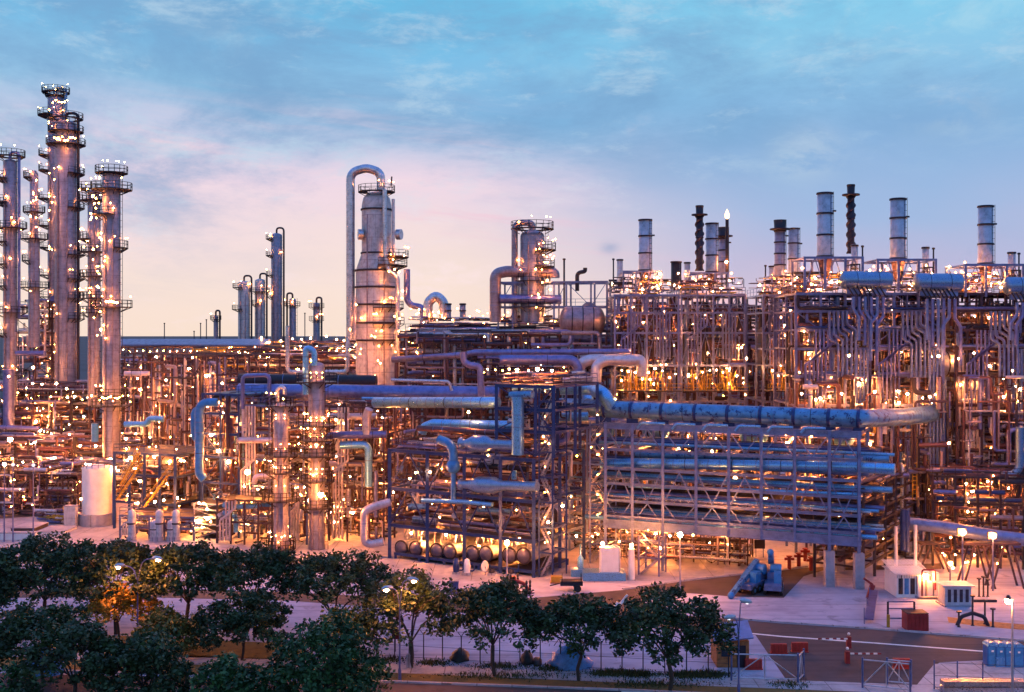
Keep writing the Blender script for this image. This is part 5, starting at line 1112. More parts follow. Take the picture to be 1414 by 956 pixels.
for i, px in enumerate((6, 18, 46)):
    g = gnd(px, 748+i); b = MB(); b.lathe([(.12, 0), (.07, 11)], g, 'steel_lilac', n=8); b.sphere(g+Vector((0,0,11.2)), .25, 'bulb_warm' if i == 0 else 'bulb_off_glow', 5); solo('light_mast', b, ['leftmost thin mast in the left yard', 'middle thin mast in the left yard', 'rightmost thin mast in the left yard'][i], 'mast')

# deeper rows that close the view behind the front structures
for i, (xa, Ya, xb, Yb, top, lab) in enumerate(((150, 240, 560, 236, 500, 'dim back row rack glowing below the long gallery'), (560, 215, 860, 212, 470, 'dim back row rack right of the great column'), (1020, 215, 1420, 205, 425, 'dim back row rack behind the right hand furnaces'), (850, 225, 1060, 220, 430, 'dim back row rack behind the flare'))):
    md = Mod(xa, Ya, xb, Yb, 10); zz = [at(0, HY+(top-HY), Ya).z*f for f in (.3, .55, .8, 1)]
    frame(md, lab, zz, span(0, md.L, 9), [0, 8], 'steel_brown', .4, 'pipe_rack', 'pipe rack', brace='X', bracerows=(1, 3), deck=[zz[1], zz[3]])  # deck plates added as dark occluders to deepen shade in the back rows
    clutter(md, 0, md.L, -3, 6, 2, zz[-1]+1, 170, f'in the {lab}', rr=(.1, .3), vert=.55, lenf=.35, mats=('pipe_brown', 'pipe_lilac', 'steel_dark'))
    for k2 in range(46): lamp(md.w(random.uniform(0, md.L), random.uniform(-3, 3), random.uniform(2, zz[-1]+1)), random.choice((.16, .22, .26)), f'in the {lab}', h=0)

for i in range(16): lamp(B1.w(random.uniform(0, B1.L), random.uniform(3, 9), random.uniform(2, lb[-1])), .34, wB, h=0, m='flood')  # hidden floodlights added inside the wide rack as orange fill
for i in range(10): lamp(B3.w(random.uniform(0, B3.L), random.uniform(3, 9), random.uniform(2, l3_[-1])), .34, w3_, h=0, m='flood')  # hidden floodlights added as fill behind the upright pipes
for md, zz in ((A1, la), (A3, la3)):
    for i in range(9): lamp(md.w(random.uniform(0, md.L), random.uniform(0, 8), random.uniform(2, zz[-1]+1)), .36, wl, h=0, m='flood')  # unseen floodlights added for orange fill among the left frames
for px, Y in ((1139, 149), (1240, 149), (1361, 149), (891, 170), (983, 173), (1096, 175)):
    for i in range(9): lamp(at(px+random.uniform(-38, 50), random.uniform(420, 560), Y+random.uniform(1, 4)), .3, 'added for glow inside the furnace steelwork', h=0, m='flood')  # concealed floodlights added to make the furnace steelwork glow

# dense steel frames filling the ground round the front twin towers and behind the trees
wx = 'in the steel frames round the front twin towers'
for i, (xa, xb, Y, top, ns, lab) in enumerate(((166, 268, 160, 712, 5, 'low crowded frame glowing behind the left trees'), (300, 376, 156, 690, 4, 'crowded frame left of the left front tower'), (400, 424, 157, 668, 1, 'narrow frame squeezed between the front twin towers'), (455, 530, 158, 562, 3, 'tall frame hung with braces right of the front twin towers'), (330, 372, 160, 560, 2, 'tall dark frame standing left behind the left front tower'))):
    md = Mod(xa, Y, xb, Y-2, 9); zt = at(0, top, Y).z; nl_ = max(2, int(zt/3.4)); zz = [zt*(j+1)/nl_ for j in range(nl_)]
    frame(md, lab, zz, span(0, md.L, ns), [0, 4.5, 9], 'steel_brown' if i % 2 else 'steel_lilac', .26, 'steel_structure', 'steel structure', rail=zz[-2:], deck=[zz[-1]] if i != 3 else [zz[2]], brace='V' if i == 3 else 'X', bracerows=(1, 3))
    for z in zz[:-1]: rackpipes(md, .2, md.L-.2, [1, 3, 5], z, wx, rr=(.12, .3), mats=('pipe_brown', 'pipe_lilac', 'insul'))
    clutter(md, .2, md.L-.2, -.5, 8, .3, zt+.6, int(md.L*zt*.42), wx, rr=(.06, .2), vert=.6, lenf=.35, mats=('pipe_brown', 'pipe_lilac', 'insul', 'pipe_pale'))
    bank(md, .6, 4, .5, -.3, .5, zt, .16, 'pipe_pale', wx, .9)
    for k2 in range(int(md.L*zt*.16)): lamp(md.w(random.uniform(0, md.L), random.uniform(-.4, 6), random.uniform(1, zt)), random.choice((.13, .17, .22)), wx, h=0, m=random.choice(('bulb', 'bulb', 'bulb_warm')))
    for k2 in range(4): lamp(md.w(random.uniform(0, md.L), random.uniform(3, 7), random.uniform(2, zt)), .4, wx, h=0, m='flood')  # concealed floodlights added inside each frame for glow
for px, py in ((343, 652), (443, 683)):
    pass

A7 = Mod(-20, 182, 108, 180, 9); z7 = [3.4, 6.6]
frame(A7, 'low crowded frame in the pale left yard behind the grey cabinet', z7, span(0, A7.L, 6), [0, 4, 8], 'steel_brown', .26, 'steel_structure', 'steel structure', rail=[z7[-1]], deck=[z7[-1]], brace='X')
clutter(A7, 0, A7.L, -2, 8, .3, 9, 110, wl, rr=(.08, .22), vert=.6, lenf=.4, mats=('pipe_brown', 'pipe_lilac', 'insul', 'pipe_pale'))
clutter(Mod(40, 172, 112, 170, 6), 0, 8, 0, 6, .2, 2.2, 60, wl, rr=(.07, .16), vert=.5, lenf=.5, mats=('pipe_pale', 'insul', 'pipe_lilac', 'yellow'))
for i in range(30): lamp(A7.w(random.uniform(0, A7.L), random.uniform(-2, 5), random.uniform(1, 9)), random.choice((.18, .24, .32)), wl, h=0)
for md, z0, z1, n_, w_ in ((A1, 3, 24, 14, wl), (A3, 2, 14, 16, wl), (B3, 2, 26, 14, w3_), (B1, 2, 20, 26, wB), (A4, 2, 12, 8, w4_), (B2, 2, 22, 8, 'in the narrow slate blue frame')):
    for i in range(n_): lamp(md.w(random.uniform(0, md.L), random.uniform(-1, 3), random.uniform(z0, z1)), random.uniform(.3, .55), w_, h=0, m='flood')  # extra bright lamps added to raise the orange light on these frames
# ------------------------------------------------------------------ yard objects on the right
def place(px, py): return gnd(px, py)
# white lit shed
p, q2 = gnd(1236, 824), gnd(1272, 832); t = thing('shed', 'white corrugated shed with cluttered blue front, blazing light at its right end', 'shed', p)
X0, X1, Y0 = p.x, p.x+3.7, p.y-.5; hz = 2.7
MB().box((X0, Y0, 0), (X1, Y0+4, hz), 'white').build('wall', t)
q = MB(); n_ = 26
for i in range(n_):
    x0 = X0-.3+(X1-X0+.6)*i/n_; x1 = X0-.3+(X1-X0+.6)*(i+.55)/n_; q.add([(x0, Y0-.5, hz-.05), (x1, Y0-.5, hz-.05), (x1, Y0+4.3, hz+.75), (x0, Y0+4.3, hz+.75)], [(0,1,2,3)], 'white')
q.box((X0-.3, Y0-.5, hz+.01), (X1+.3, Y0+4.3, hz+.03), 'stack_blue'); 
q.build('roof', t)
for i in range(4): x = X0+.2+i*.68; MB().box((x, Y0-.05, .4), (x+.5, Y0-.01, 2.2), ('glass_dark', 'pipe_azure', 'steel_dark', 'red', 'pipe_azure')[i]).build('panel', t)
MB().box((X1-.9, Y0-.06, 0), (X1-.2, Y0-.005, 2.1), 'pipe_pale').build('door', t)
t2 = thing('equipment_skid', 'skid of pale boxes and valves lit glaring white beside the shed', 'equipment skid', gnd(1282, 828)); g = Vector(t2.location)
MB().box(g+Vector((-1.2, 0, 0)), g+Vector((1.6, 2.5, .25)), 'concrete').build('base', t2)
for i, (a, w_, h_) in enumerate(((-1, .9, 2.5), (.1, .6, 1.9), (.9, .5, 2.9))): MB().box(g+Vector((a, .5, .25)), g+Vector((a+w_, 1.6, h_)), 'white').build('cabinet', t2)
MB().tube([g+Vector((-.6, .3, .3)), g+Vector((-.6, .3, 3.3)), g+Vector((.9, .3, 3.3)), g+Vector((.9, .3, 1))], .1, 'red', 6).build('pipe', t2)
lamp(gnd(1277, 826)+Vector((0, -.3, 2.6)), .42, '', h=2.6, m='flood', label='glaring lamp at the right end of the white corrugated shed')
for i in range(14):
    x = X0+.06+i*(X1-X0-.12)/13; MB().box((x-.03, Y0-.045, 2.22), (x+.03, Y0-.004, hz-.06), 'stack_blue').build('rib', t)
MB().box((X1, Y0+.8, .3), (X1+.5, Y0+1.9, 1.4), 'pipe_pale').build('cooler', t); MB().tube([(X0+.5, Y0-.1, hz), (X0+.5, Y0-.1, .4)], .05, 'steel_dark', 6).build('downpipe', t)
# cabinets 1305-1333
p = gnd(1305, 838); t = thing('kiosk', 'small white kiosk with dark vertical openings and a flat roof', 'kiosk', p); g = p
MB().box(g+Vector((0, 0, .15)), g+Vector((2.9, 2, 2.2)), 'stack_blue').build('wall', t); MB().box(g+Vector((-.3, -.3, 2.2)), g+Vector((3.2, 2.3, 2.35)), 'stack_blue').build('roof', t); MB().box(g+Vector((-.2, -.2, 0)), g+Vector((3.1, 2.2, .15)), 'concrete').build('base', t)
for i in range(4): MB().box(g+Vector((.3+i*.65, -.04, .5)), g+Vector((.65+i*.65, -.005, 1.9)), 'steel_brown').build('opening', t)  # flat dark panels, the shade of the openings put into their colour
for i, (px, py, h) in enumerate(((1300, 838, 6), (1327, 760, 0))):
    pass
# red and black valve standpipes
VAL = [(1324, 866, 1.5, 0), (1343, 864, 3.0, 1), (1360, 862, 2.4, 2), (1371, 866, 1.8, 0), (1352, 824, 2.0, 0), (1358, 824, 2.2, 0), (1364, 824, 1.9, 0)]
for i, (px, py, h, kd) in enumerate(VAL):
    g = gnd(px, py); b = MB(); b.lathe([(.22, 0), (.1, .12), (.1, h)], g, 'steel_dark', n=8); b.lathe([(.28, h), (.28, h+.12)], g, 'steel_dark', n=8)
    if kd == 1: b.tube([g+Vector((-1.6, 0, 0)), g+Vector((-1.2, 0, .9)), g+Vector((0, 0, 1.3)), g+Vector((1.2, 0, .9)), g+Vector((1.6, 0, 0))], .2, 'steel_dark', 8)
    if kd == 2: b.beam(g+Vector((-1.2, 0, h)), g+Vector((1.2, 0, h)), .25, .25, 'steel_dark')
    solo('standpipe', b, ['leftmost dark standpipe by the orange earth strip', 'tallest dark standpipe, straddled by a bent pipe', 'dark T shaped standpipe by the orange earth strip', 'rightmost dark standpipe by the orange earth strip', 'left of three dark posts by the mast foot', 'middle of three dark posts by the mast foot', 'right of three dark posts by the mast foot'][i], 'standpipe')
# open gate frame with yellow posts and red bin, ramp
p = gnd(1226, 866); t = thing('loading_gantry', 'small dark open frame with yellow post feet beside the road', 'frame', p); g = p
for a in (0, 2.7): MB().beam(g+Vector((a, 0, 0)), g+Vector((a, 0, 2.6)), .16, .16, 'steel_dark').build('post', t); MB().beam(g+Vector((a, -.12, 0)), g+Vector((a, -.12, 1.3)), .3, .12, 'yellow').build('guard', t)
for z in (2.6, 1.9, .9): MB().beam(g+Vector((0, 0, z)), g+Vector((2.7, 0, z)), .1, .12, 'steel_lilac').build('beam', t)
g = gnd(1253, 872); t = thing('skip_bin', 'dark red box container standing beside the open frame', 'container', g); MB().box(g, g+Vector((2.1, 1.6, 1.75)), 'red').build('body', t)
for i in range(6): MB().box(g+Vector((.05+i*.4, -.06, .05)), g+Vector((.13+i*.4, 0, 1.7)), 'red').build('rib', t)
MB().box(g+Vector((-.04, -.04, 1.75)), g+Vector((2.14, 1.64, 1.83)), 'steel_dark').build('lid', t)
a, c2 = gnd(1200, 862), gnd(1207, 832); t = thing('ramp', 'narrow pale gangway lying on the sand left of the open frame', 'ramp', a); MB().beam(a+Vector((0,0,.5)), c2+Vector((0,0,1.3)), .9, .15, 'pipe_lilac').build('deck', t)
for f in (0, .5, 1): v = a.lerp(c2, f); MB().beam(v+Vector((-.5,0,0)), v+Vector((-.5,0,1.7)), .08, .08, 'steel_lilac').build('post', t)
g = gnd(1199, 827); b = MB(); b.beam(g, g+Vector((.5,0,1.6)), .5, .4, 'red'); b.beam(g+Vector((.5,0,1.6)), g+Vector((-.5,0,2.3)), .25, .25, 'red'); solo('hydrant', b, 'stout tilted red hydrant at the foot of the rack pedestal', 'hydrant')
# portable toilets
TL = ['leftmost', 'second', 'third', 'rightmost']
for i, px in enumerate((1370.5, 1382.5, 1395, 1407)):
    g = gnd(px, 921+i*.6); t = thing('portable_toilet', f'{TL[i]} of the four blue portable toilets with pale domed roofs', 'portable toilet', g, 'blue portable toilets')
    MB().box(g+Vector((-.46, 0, 0)), g+Vector((.46, .95, 1.85)), 'toilet_blue').build('cabin', t); 
    q = MB(); K = 8; vs = []
    for j in range(K+1): a = PI*j/K; vs += [g+Vector((.5*math.cos(a), -.04, 1.86+.32*math.sin(a))), g+Vector((.5*math.cos(a), 1.0, 1.86+.32*math.sin(a)))]
    q.add(vs, [(2*j, 2*j+1, 2*j+3, 2*j+2) for j in range(K)]+[tuple(2*j for j in range(K+1)), tuple(2*j+1 for j in reversed(range(K+1)))], 'pipe_cyan'); q.build('roof', t)
    d = MB().box(g+Vector((-.36, -.04, .12)), g+Vector((.36, -.005, 1.78)), 'pipe_azure').build('door', t); MB().box(g+Vector((-.1, -.055, 1.35)), g+Vector((.1, -.042, 1.5)), 'white').build('sign', d)
for i, (px, py, mm, lab) in enumerate(((1386, 922, 'pipe_cyan', 'pale water filled barrier in front of the portable toilets'), (918+90, 904, 'orange_plastic', None), (1041, 925, 'orange_plastic', None), (1076, 903, 'orange_plastic', None), (1105, 901, 'orange_plastic', None), (1246, 924, 'orange_plastic', None))):
    if px == 1008: continue
    g = gnd(px, py); w_ = 1.5 if px != 1386 else 1.35
    t = thing('road_barrier', lab or {1041: 'orange barrier behind the gate leaf, nearest the hut', 1076: 'left of two orange barriers standing at the road edge', 1105: 'right of two orange barriers standing at the road edge', 1246: 'lone orange barrier behind the right hand gate'}[px], 'barrier', g)
    MB().box(g+Vector((-w_/2, 0, .1)), g+Vector((w_/2, .35, .9)), mm).build('body', t)
    for k2 in range(5): x = -w_/2+.1+k2*(w_-.2)/4; MB().box(g+Vector((x-.05, -.05, .15)), g+Vector((x+.05, -.002, .84)), mm).build('rib', t)
    MB().box(g+Vector((-w_/2-.05, -.1, 0)), g+Vector((w_/2+.05, .45, .1)), mm).build('foot', t)
# boom barriers
for i, (px, py, d, py2) in enumerate(((1172, 895, -1, 893), (1170, 916, 1, 912))):
    g = gnd(px, py); t = thing('boom_barrier', ['closed red and white boom arm pointing left across the road', 'closed red and white boom arm pointing right across the road'][i], 'boom barrier', g)
    MB().box(g+Vector((-.2, -.2, 0)), g+Vector((.2, .2, 1.1)), 'red').build('cabinet', t)
    for k2 in range(8): MB().beam(g+Vector((d*(.2+k2*.35), -.25, .95)), g+Vector((d*(.55+k2*.35), -.25, .95)), .1, .12, 'red' if k2 % 2 else 'white').build('arm_segment', t)
    MB().sphere(g+Vector((0, 0, 1.35)), .14, 'white', 5).build('light', t)
# gates (steel tube) on the fence line
def gate(pts, label, h=2.3, nb=2):
    a, c2 = pts; t = thing('gate', label, 'gate', a)
    for v in (a, c2): MB().tube([v, v+Vector((0,0,h+.2))], .09, 'steel_lilac', 6).build('post', t)
    MB().tube([a+Vector((0,0,h)), c2+Vector((0,0,h))], .06, 'pipe_pale', 6).build('top_rail', t); MB().tube([a+Vector((0,0,.25)), c2+Vector((0,0,.25))], .06, 'pipe_pale', 6).build('bottom_rail', t)
    for k2 in range(nb):
        u, v = a.lerp(c2, k2/nb), a.lerp(c2, (k2+1)/nb); m_ = (u+v)/2
        MB().tube([m_+Vector((0,0,.25)), m_+Vector((0,0,h))], .05, 'pipe_pale', 6).build('upright', t)
        MB().tube([m_+Vector((0,0,h)), u+Vector((0,0,.25))], .05, 'pipe_pale', 6).build('brace', t); MB().tube([m_+Vector((0,0,h)), v+Vector((0,0,.25))], .05, 'pipe_pale', 6).build('brace', t)
gate((gnd(1010, 940), gnd(1102, 942)), 'pale tubular gate leaf with braces between the hut and the junction', nb=1)
gate((gnd(1102, 943), gnd(1110, 935)), 'short end frame of the gate, turned edge-on by the junction', nb=1)
gate((gnd(1191, 950), gnd(1257, 957)), 'pale braced gate leaf at the bottom right of the junction', h=2.4, nb=1)
gate((gnd(1225, 945), gnd(1258, 948)), 'second gate leaf folded behind the bottom right one', h=2.1, nb=1)
# fence with Y topped posts
FP = [gnd(520, 908)]+[gnd(px, 911+(px-585)*.058) for px in (545, 565, 585, 611, 637, 663, 690, 718, 746, 774, 802, 830, 859, 888, 918, 948, 978, 1006)]
FP[0] = gnd(520, 907)
t = thing('fence', 'tall wire mesh security fence with forked posts along the sandy yard', 'fence', FP[0])
for v in FP:
    q = MB(); q.tube([v, v+Vector((0,0,2.35))], .055, 'steel_dark', 6); q.beam(v+Vector((0,0,2.3)), v+Vector((-.3,-.2,2.75)), .05, .05, 'steel_dark'); q.beam(v+Vector((0,0,2.3)), v+Vector((.3,.2,2.75)), .05, .05, 'steel_dark'); q.build('post', t)
for z in (.15, 1.2, 2.3, 2.7):
    q = MB(); q.tube([v+Vector((0,0,z)) for v in FP], .016, 'steel_dark', 4, fillet=.01); q.build('wire', t)
FP2 = [gnd(px, 951+(px-1257)*.045) for px in (1290, 1322, 1357, 1399, 1440)]
t = thing('fence', 'short run of fence posts at the lower right corner', 'fence', FP2[0])
for v in FP2: MB().tube([v, v+Vector((0,0,2.5))], .06, 'steel_lilac', 6).build('post', t)
for z in (.2, 1.2, 2.3): MB().tube([v+Vector((0,0,z)) for v in FP2], .016, 'steel_dark', 4, fillet=.01).build('wire', t)
# signs and blocks near the fence
g = gnd(546, 900); t = thing('sign', 'dark red square sign board on the fence by the street lamp', 'sign', g); MB().box(g+Vector((-.35, -.08, 1.2)), g+Vector((.35, -.04, 2.1)), 'red').build('board', t); MB().tube([g, g+Vector((0,0,2.1))], .04, 'steel_dark', 5).build('post', t)
for i, (px, py) in enumerate(((565, 922),)):
    g = gnd(px, py); b = MB(); b.box(g+Vector((-.22,-.2,0)), g+Vector((.22,.2,1.1)), 'concrete'); b.box(g+Vector((-.26,-.24,1.1)), g+Vector((.26,.24,1.2)), 'concrete'); solo('bollard', b, 'small pale concrete marker block beside the footpath', 'marker')
def rock(px, py, w_, h_, m, label, name, cat, seed, d=1.2):
    g = gnd(px, py); rnd = random.Random(seed); b = MB(); n = 12; rows = 6; vs = []
    for j in range(rows+1):
        f = j/rows; rr = math.cos(f*PI/2)**.55 if f < 1 else .02
        for i in range(n):
            a = 2*PI*i/n; k2 = rr*(1+rnd.uniform(-.16, .16)); vs.append(g+Vector((w_/2*k2*math.cos(a), d*k2*math.sin(a), h_*f*(1+rnd.uniform(-.1, .1)))))
    b.add(vs, [(j*n+i, j*n+(i+1)%n, (j+1)*n+(i+1)%n, (j+1)*n+i) for j in range(rows) for i in range(n)]+[tuple(rows*n+i for i in range(n))], m, True)
    return solo(name, b, label, cat, loc=g)
rock(635, 910, 1.8, 1.0, 'black', 'left of two dark covered heaps behind the fence', 'covered_heap', 'covered heap', 1)
rock(728, 914, 1.2, 1.05, 'rubber', 'right of two dark covered heaps, with a low lump beside it', 'covered_heap', 'covered heap', 2)
rock(742, 915, .9, .4, 'rubber', 'low dark lump beside the right covered heap', 'covered_heap', 'covered heap', 3)
rock(788, 919, 3.9, 1.9, 'tarp', 'wide blue tarpaulin draped over a heap behind the fence', 'tarpaulin_heap', 'tarpaulin', 4, 1.6)
rock(62, 928, 3.6, 2.4, 'tarp', 'round blue tarpaulin half hidden by the near left trees', 'tarpaulin_heap', 'tarpaulin', 5, 1.6)
rw = random.Random(5); q = MB(); vs = []; fs = []
for px, py, sp, n_ in ((845, 930, 2.6, 900), (882, 932, 2.2, 900), (950, 933, 2.6, 1300), (982, 932, 2.0, 900), (600, 916, 2.2, 400), (690, 921, 3, 500), (760, 924, 2.4, 400), (540, 912, 1.6, 300), (1090, 946, 2, 250), (905, 945, 6, 600), (700, 934, 8, 600)):
    g = gnd(px, py)
    for k2 in range(n_):
        p = g+Vector((rw.gauss(0, sp*.5), rw.gauss(0, .5), 0)); hh = rw.uniform(.08, .42)*math.exp(-((p.x-g.x)/sp)**2); a = rw.uniform(0, PI); dx, dy = .06*math.cos(a), .06*math.sin(a)
        o = len(vs); vs += [p+Vector((-dx, -dy, 0)), p+Vector((dx, dy, 0)), p+Vector((rw.uniform(-.15, .15), rw.uniform(-.15, .15), hh))]; fs.append((o, o+1, o+2))
q.add(vs, fs, 'weed'); tag(q.build('weeds'), 'scruffy low weeds growing along the fence', 'weeds', kind='stuff')
# hut
g = gnd(993, 922); t = thing('hut', 'brown timber site hut with slanting blue roof', 'hut', g)
MB().box(g+Vector((-.2, 0, 0)), g+Vector((2.7, 3, 2.4)), 'timber').build('wall', t)
q = MB(); a = g; q.add([a+Vector((-.5,-.5,2.35)), a+Vector((3,-.5,2.75)), a+Vector((3.3,3.4,3.3)), a+Vector((-.2,3.4,2.9)), a+Vector((-.5,-.5,2.45)), a+Vector((3,-.5,2.85)), a+Vector((3.3,3.4,3.4)), a+Vector((-.2,3.4,3.0))], [(0,3,2,1),(4,5,6,7),(0,1,5,4),(1,2,6,5),(2,3,7,6),(3,0,4,7)], 'steel_blue'); q.build('roof', t)
MB().box(g+Vector((1.6, -.05, 0)), g+Vector((2.4, -.005, 2.0)), 'steel_dark').build('door', t); MB().box(g+Vector((.2, -.05, 1.0)), g+Vector((1.1, -.005, 1.7)), 'glass_dark').build('window', t)
# white van beyond the hut
def car(px, py, m, label, rz=0.0, L=4.4, Wd=1.8, Hh=1.45, kind='car', name='parked_car', g=None):
    g = g or gnd(px, py); t = thing(name, label, kind, g); t.rotation_euler.z = rz
    def put(mb, nm, parent=None):
        o = bpy.data.objects.new(nm, mb.mesh(nm)); C.objects.link(o); o.parent = parent or t; return o
    van = Hh > 1.7; prof = [(-L/2, .35), (-L/2, .8), (-L/2+.15, .95), (-L*.22, 1.0), (-L*.1, Hh), (L*.28, Hh), (L*.42, 1.0), (L/2, .9), (L/2, .35)] if not van else [(-L/2, .35), (-L/2, 1.1), (-L*.42, 1.2), (-L*.34, Hh), (L/2-.05, Hh), (L/2, 1.0), (L/2, .35)]
    b = MB(); n = len(prof); vs = []
    for yy, ins in ((-Wd/2, 0), (Wd/2, 0)):
        for (x_, z_) in prof: k2 = .1 if z_ > 1.05 else 0; vs.append((x_, yy+(k2 if yy < 0 else -k2), z_))
    b.add(vs, [tuple(range(n)), tuple(reversed(range(n, 2*n)))]+[(i, i+n, (i+1)%n+n, (i+1)%n) for i in range(n)], m); put(b, 'body')
    xs = (-L*.19, L*.36) if not van else (-L*.38, L*.45)
    for sgn in (-1, 1):
        b = MB(); yy = sgn*(Wd/2-.035); b.add([(xs[0], yy, 1.03), (xs[0]+.35, sgn*(Wd/2-.085), Hh-.1), (xs[1]-.35, sgn*(Wd/2-.085), Hh-.1), (xs[1], yy, 1.03)], [(0,1,2,3)], 'glass_dark'); put(b, 'side_window')
    for x_ in (-L*.3, L*.3):
        for sgn in (-1, 1):
            b = MB(); b.lathe([(.33, -.1), (.33, .1)], (x_, sgn*(Wd/2-.08), .33), 'rubber', axis=(0,1,0), n=14); wh = put(b, 'wheel'); b = MB(); b.lathe([(.18, -.115), (.18, .115)], (x_, sgn*(Wd/2-.08), .33), 'pipe_pale', axis=(0,1,0), n=10); put(b, 'rim', wh)
    for sgn in (-1, 1): b = MB(); b.box((-L/2-.03, sgn*.6-.18, .62), (-L/2+.05, sgn*.6+.18, .78), 'white'); put(b, 'headlight'); b = MB(); b.box((L/2-.05, sgn*.6-.18, .68), (L/2+.03, sgn*.6+.18, .84), 'red'); put(b, 'taillight')
    return t
# mobile cranes in the asphalt bay
def crane(px, py, label, rz, ang, m='steel_blue', boomL=9.5):
    g = gnd(px, py); t = thing('mobile_crane', label, 'crane', g); t.rotation_euler.z = rz; t.scale = (.8, .8, .8)
    def put(mb, nm, parent=None):
        o = bpy.data.objects.new(nm, mb.mesh(nm)); C.objects.link(o); o.parent = parent or t; return o
    put(MB().box((-3.2, -1.2, .8), (3.2, 1.2, 1.5), m), 'chassis'); put(MB().box((.6, -.9, 1.5), (2.8, .9, 2.6), m), 'engine_cover'); put(MB().box((-1.4, -1.1, 1.5), (.2, -.1, 3.0), 'pipe_azure'), 'cab'); 
    put(MB().lathe([(.75, 0), (.75, 1.6)], (1.6, -1.1, 3.0), 'pipe_azure', axis=(0, 1, 0), n=14), 'winch_drum')
    for x_ in (-2.2, -.6, 1, 2.4):
        for sgn in (-1, 1): wh = put(MB().lathe([(.6, -.2), (.6, .2)], (x_, sgn*1.15, .6), 'rubber', axis=(0,1,0), n=16), 'wheel'); put(MB().lathe([(.28, -.22), (.28, .22)], (x_, sgn*1.15, .6), 'pipe_cyan', axis=(0,1,0), n=10), 'rim', wh)
    p0 = Vector((2.2, .4, 3.9)); d = Vector((-math.cos(ang), 0, -math.sin(ang)))
    bm_ = put(MB().beam(p0, p0+d*boomL*.55, .8, .8, 'pipe_blue'), 'boom'); put(MB().beam(p0+d*boomL*.5, p0+d*boomL, .6, .65, 'pipe_blue'), 'boom_tip', bm_); put(MB().sphere(p0+d*(boomL+.2), .5, 'pipe_azure', 6), 'boom_head', bm_)
    return t
crane(1040, 816, 'mobile crane with a long pale blue boom lowered across the sand edge', R(52), R(22), boomL=9)
crane(1068, 817, 'compact blue mobile crane with a short raised boom, parked right of the long boomed one', R(75), R(-30), boomL=4)
# white cabinet on plinth, trailer etc.
g = gnd(842, 801); t = thing('machine_cabinet', 'large pale blue white machine cabinet on a pale blue plinth', 'cabinet', g)
MB().box(g+Vector((-3.3, -.6, 0)), g+Vector((1.9, 2.4, .95)), 'pipe_cyan').build('plinth', t); MB().box(g+Vector((-.8, 0, .95)), g+Vector((1.1, 1.8, 3.9)), 'white').build('cabinet', t); MB().tube([g+Vector((1.2, .2, .95)), g+Vector((1.2, .2, 3.9)), g+Vector((.5, .2, 4.3)), g+Vector((.1, .4, 3.9))], .13, 'stack_blue', 6).build('pipe', t)
g = gnd(802, 797); t = thing('tank_skid', 'small pale standing machine left of the large cabinet', 'machine', g); MB().box(g+Vector((-1.2, 0, 0)), g+Vector((.6, 1.4, .9)), 'pipe_cyan').build('plinth', t); MB().lathe([(.4, .9), (.4, 2.2), (.1, 2.6), (.1, 3.9)], g+Vector((0, .6, 0)), 'pipe_cyan', n=12).build('tank', t)
g = gnd(790, 816); t = thing('flatbed_trailer', 'dark flatbed trailer with one wheel showing on the pale sand', 'trailer', g); MB().box(g+Vector((-1.4, -.8, .75)), g+Vector((1.2, .8, 1.25)), 'steel_dark').build('bed', t)
for sgn in (-1, 1): MB().lathe([(.42, -.12), (.42, .12)], g+Vector((.6, sgn*.75, .42)), 'rubber', axis=(0,1,0), n=14).build('wheel', t)
MB().beam(g+Vector((-1.4, 0, .9)), g+Vector((-2.6, 0, .6)), .12, .12, 'steel_dark').build('drawbar', t)
for k2 in (-1.2, 1.0): MB().beam(g+Vector((k2, -.8, 1.25)), g+Vector((k2, -.8, 2.2)), .08, .08, 'steel_dark').build('post', t)
g = gnd(769, 806); t = thing('crate', 'small yellow box on a pallet left of the trailer', 'crate', g); MB().box(g+Vector((-.7,0,.15)), g+Vector((.7,1,.8)), 'yellow').build('box', t); MB().box(g+Vector((-.8,-.1,0)), g+Vector((.8,1.1,.15)), 'timber').build('pallet', t)
g = gnd(669, 795); t = thing('dish_antenna', 'upright white oval dish standing on the sand', 'dish', g); MB().lathe([(.02, -.12), (.5, -.06), (.72, .05), (.74, .07), (.5, -.02), (.02, -.08)], g+Vector((0,0,1.15)), 'white', axis=(.75,-.6,.1), n=20, cap=False).build('dish', t); MB().tube([g+Vector((.1,.2,0)), g+Vector((.1,.15,1.1))], .07, 'steel_lilac', 6).build('post', t)
for i, (px, py, mm) in enumerate(((630, 793, 'steel_navy'), (645, 794, 'white'), (679, 794, 'steel_dark'), (706, 795, 'steel_dark'))):
    g = gnd(px, py); t = thing('pump', ['navy upright pump unit left of the white topped one', 'white topped pump unit under the bench', 'low dark pump right of the oval dish', 'low dark pump near the right end of the bench'][i], 'pump', g); h = 1.9 if i < 2 else .7
    MB().box(g+Vector((-.5,-.3,0)), g+Vector((.5,.5,.3)), 'concrete').build('base', t); MB().lathe([(.38, .3), (.42, h*.6), (.3, h), (.05, h+.15)], g, mm, n=12).build('body', t); MB().tube([g+Vector((.3,0,.5)), g+Vector((.9,0,.5)), g+Vector((.9,0,1.5))], .1, 'steel_navy', 6).build('pipe', t)
for i, (px, py) in enumerate(((701, 812), (705, 813), (715, 811), (727, 822), (732, 821))):
    g = gnd(px, py); b = MB(); 
    for k2 in range(4): b.lathe([(.14, k2*.42), (.14, k2*.42+.3), (.08, k2*.42+.32), (.08, k2*.42+.42)], g, 'steel_dark', n=8)
    solo('marker_post', b, ['leftmost of the beaded dark posts above the trees', 'second beaded dark post, close to the leftmost', 'middle beaded dark post above the trees', 'fourth beaded dark post at the road corner', 'rightmost beaded dark post at the road corner'][i], 'post')
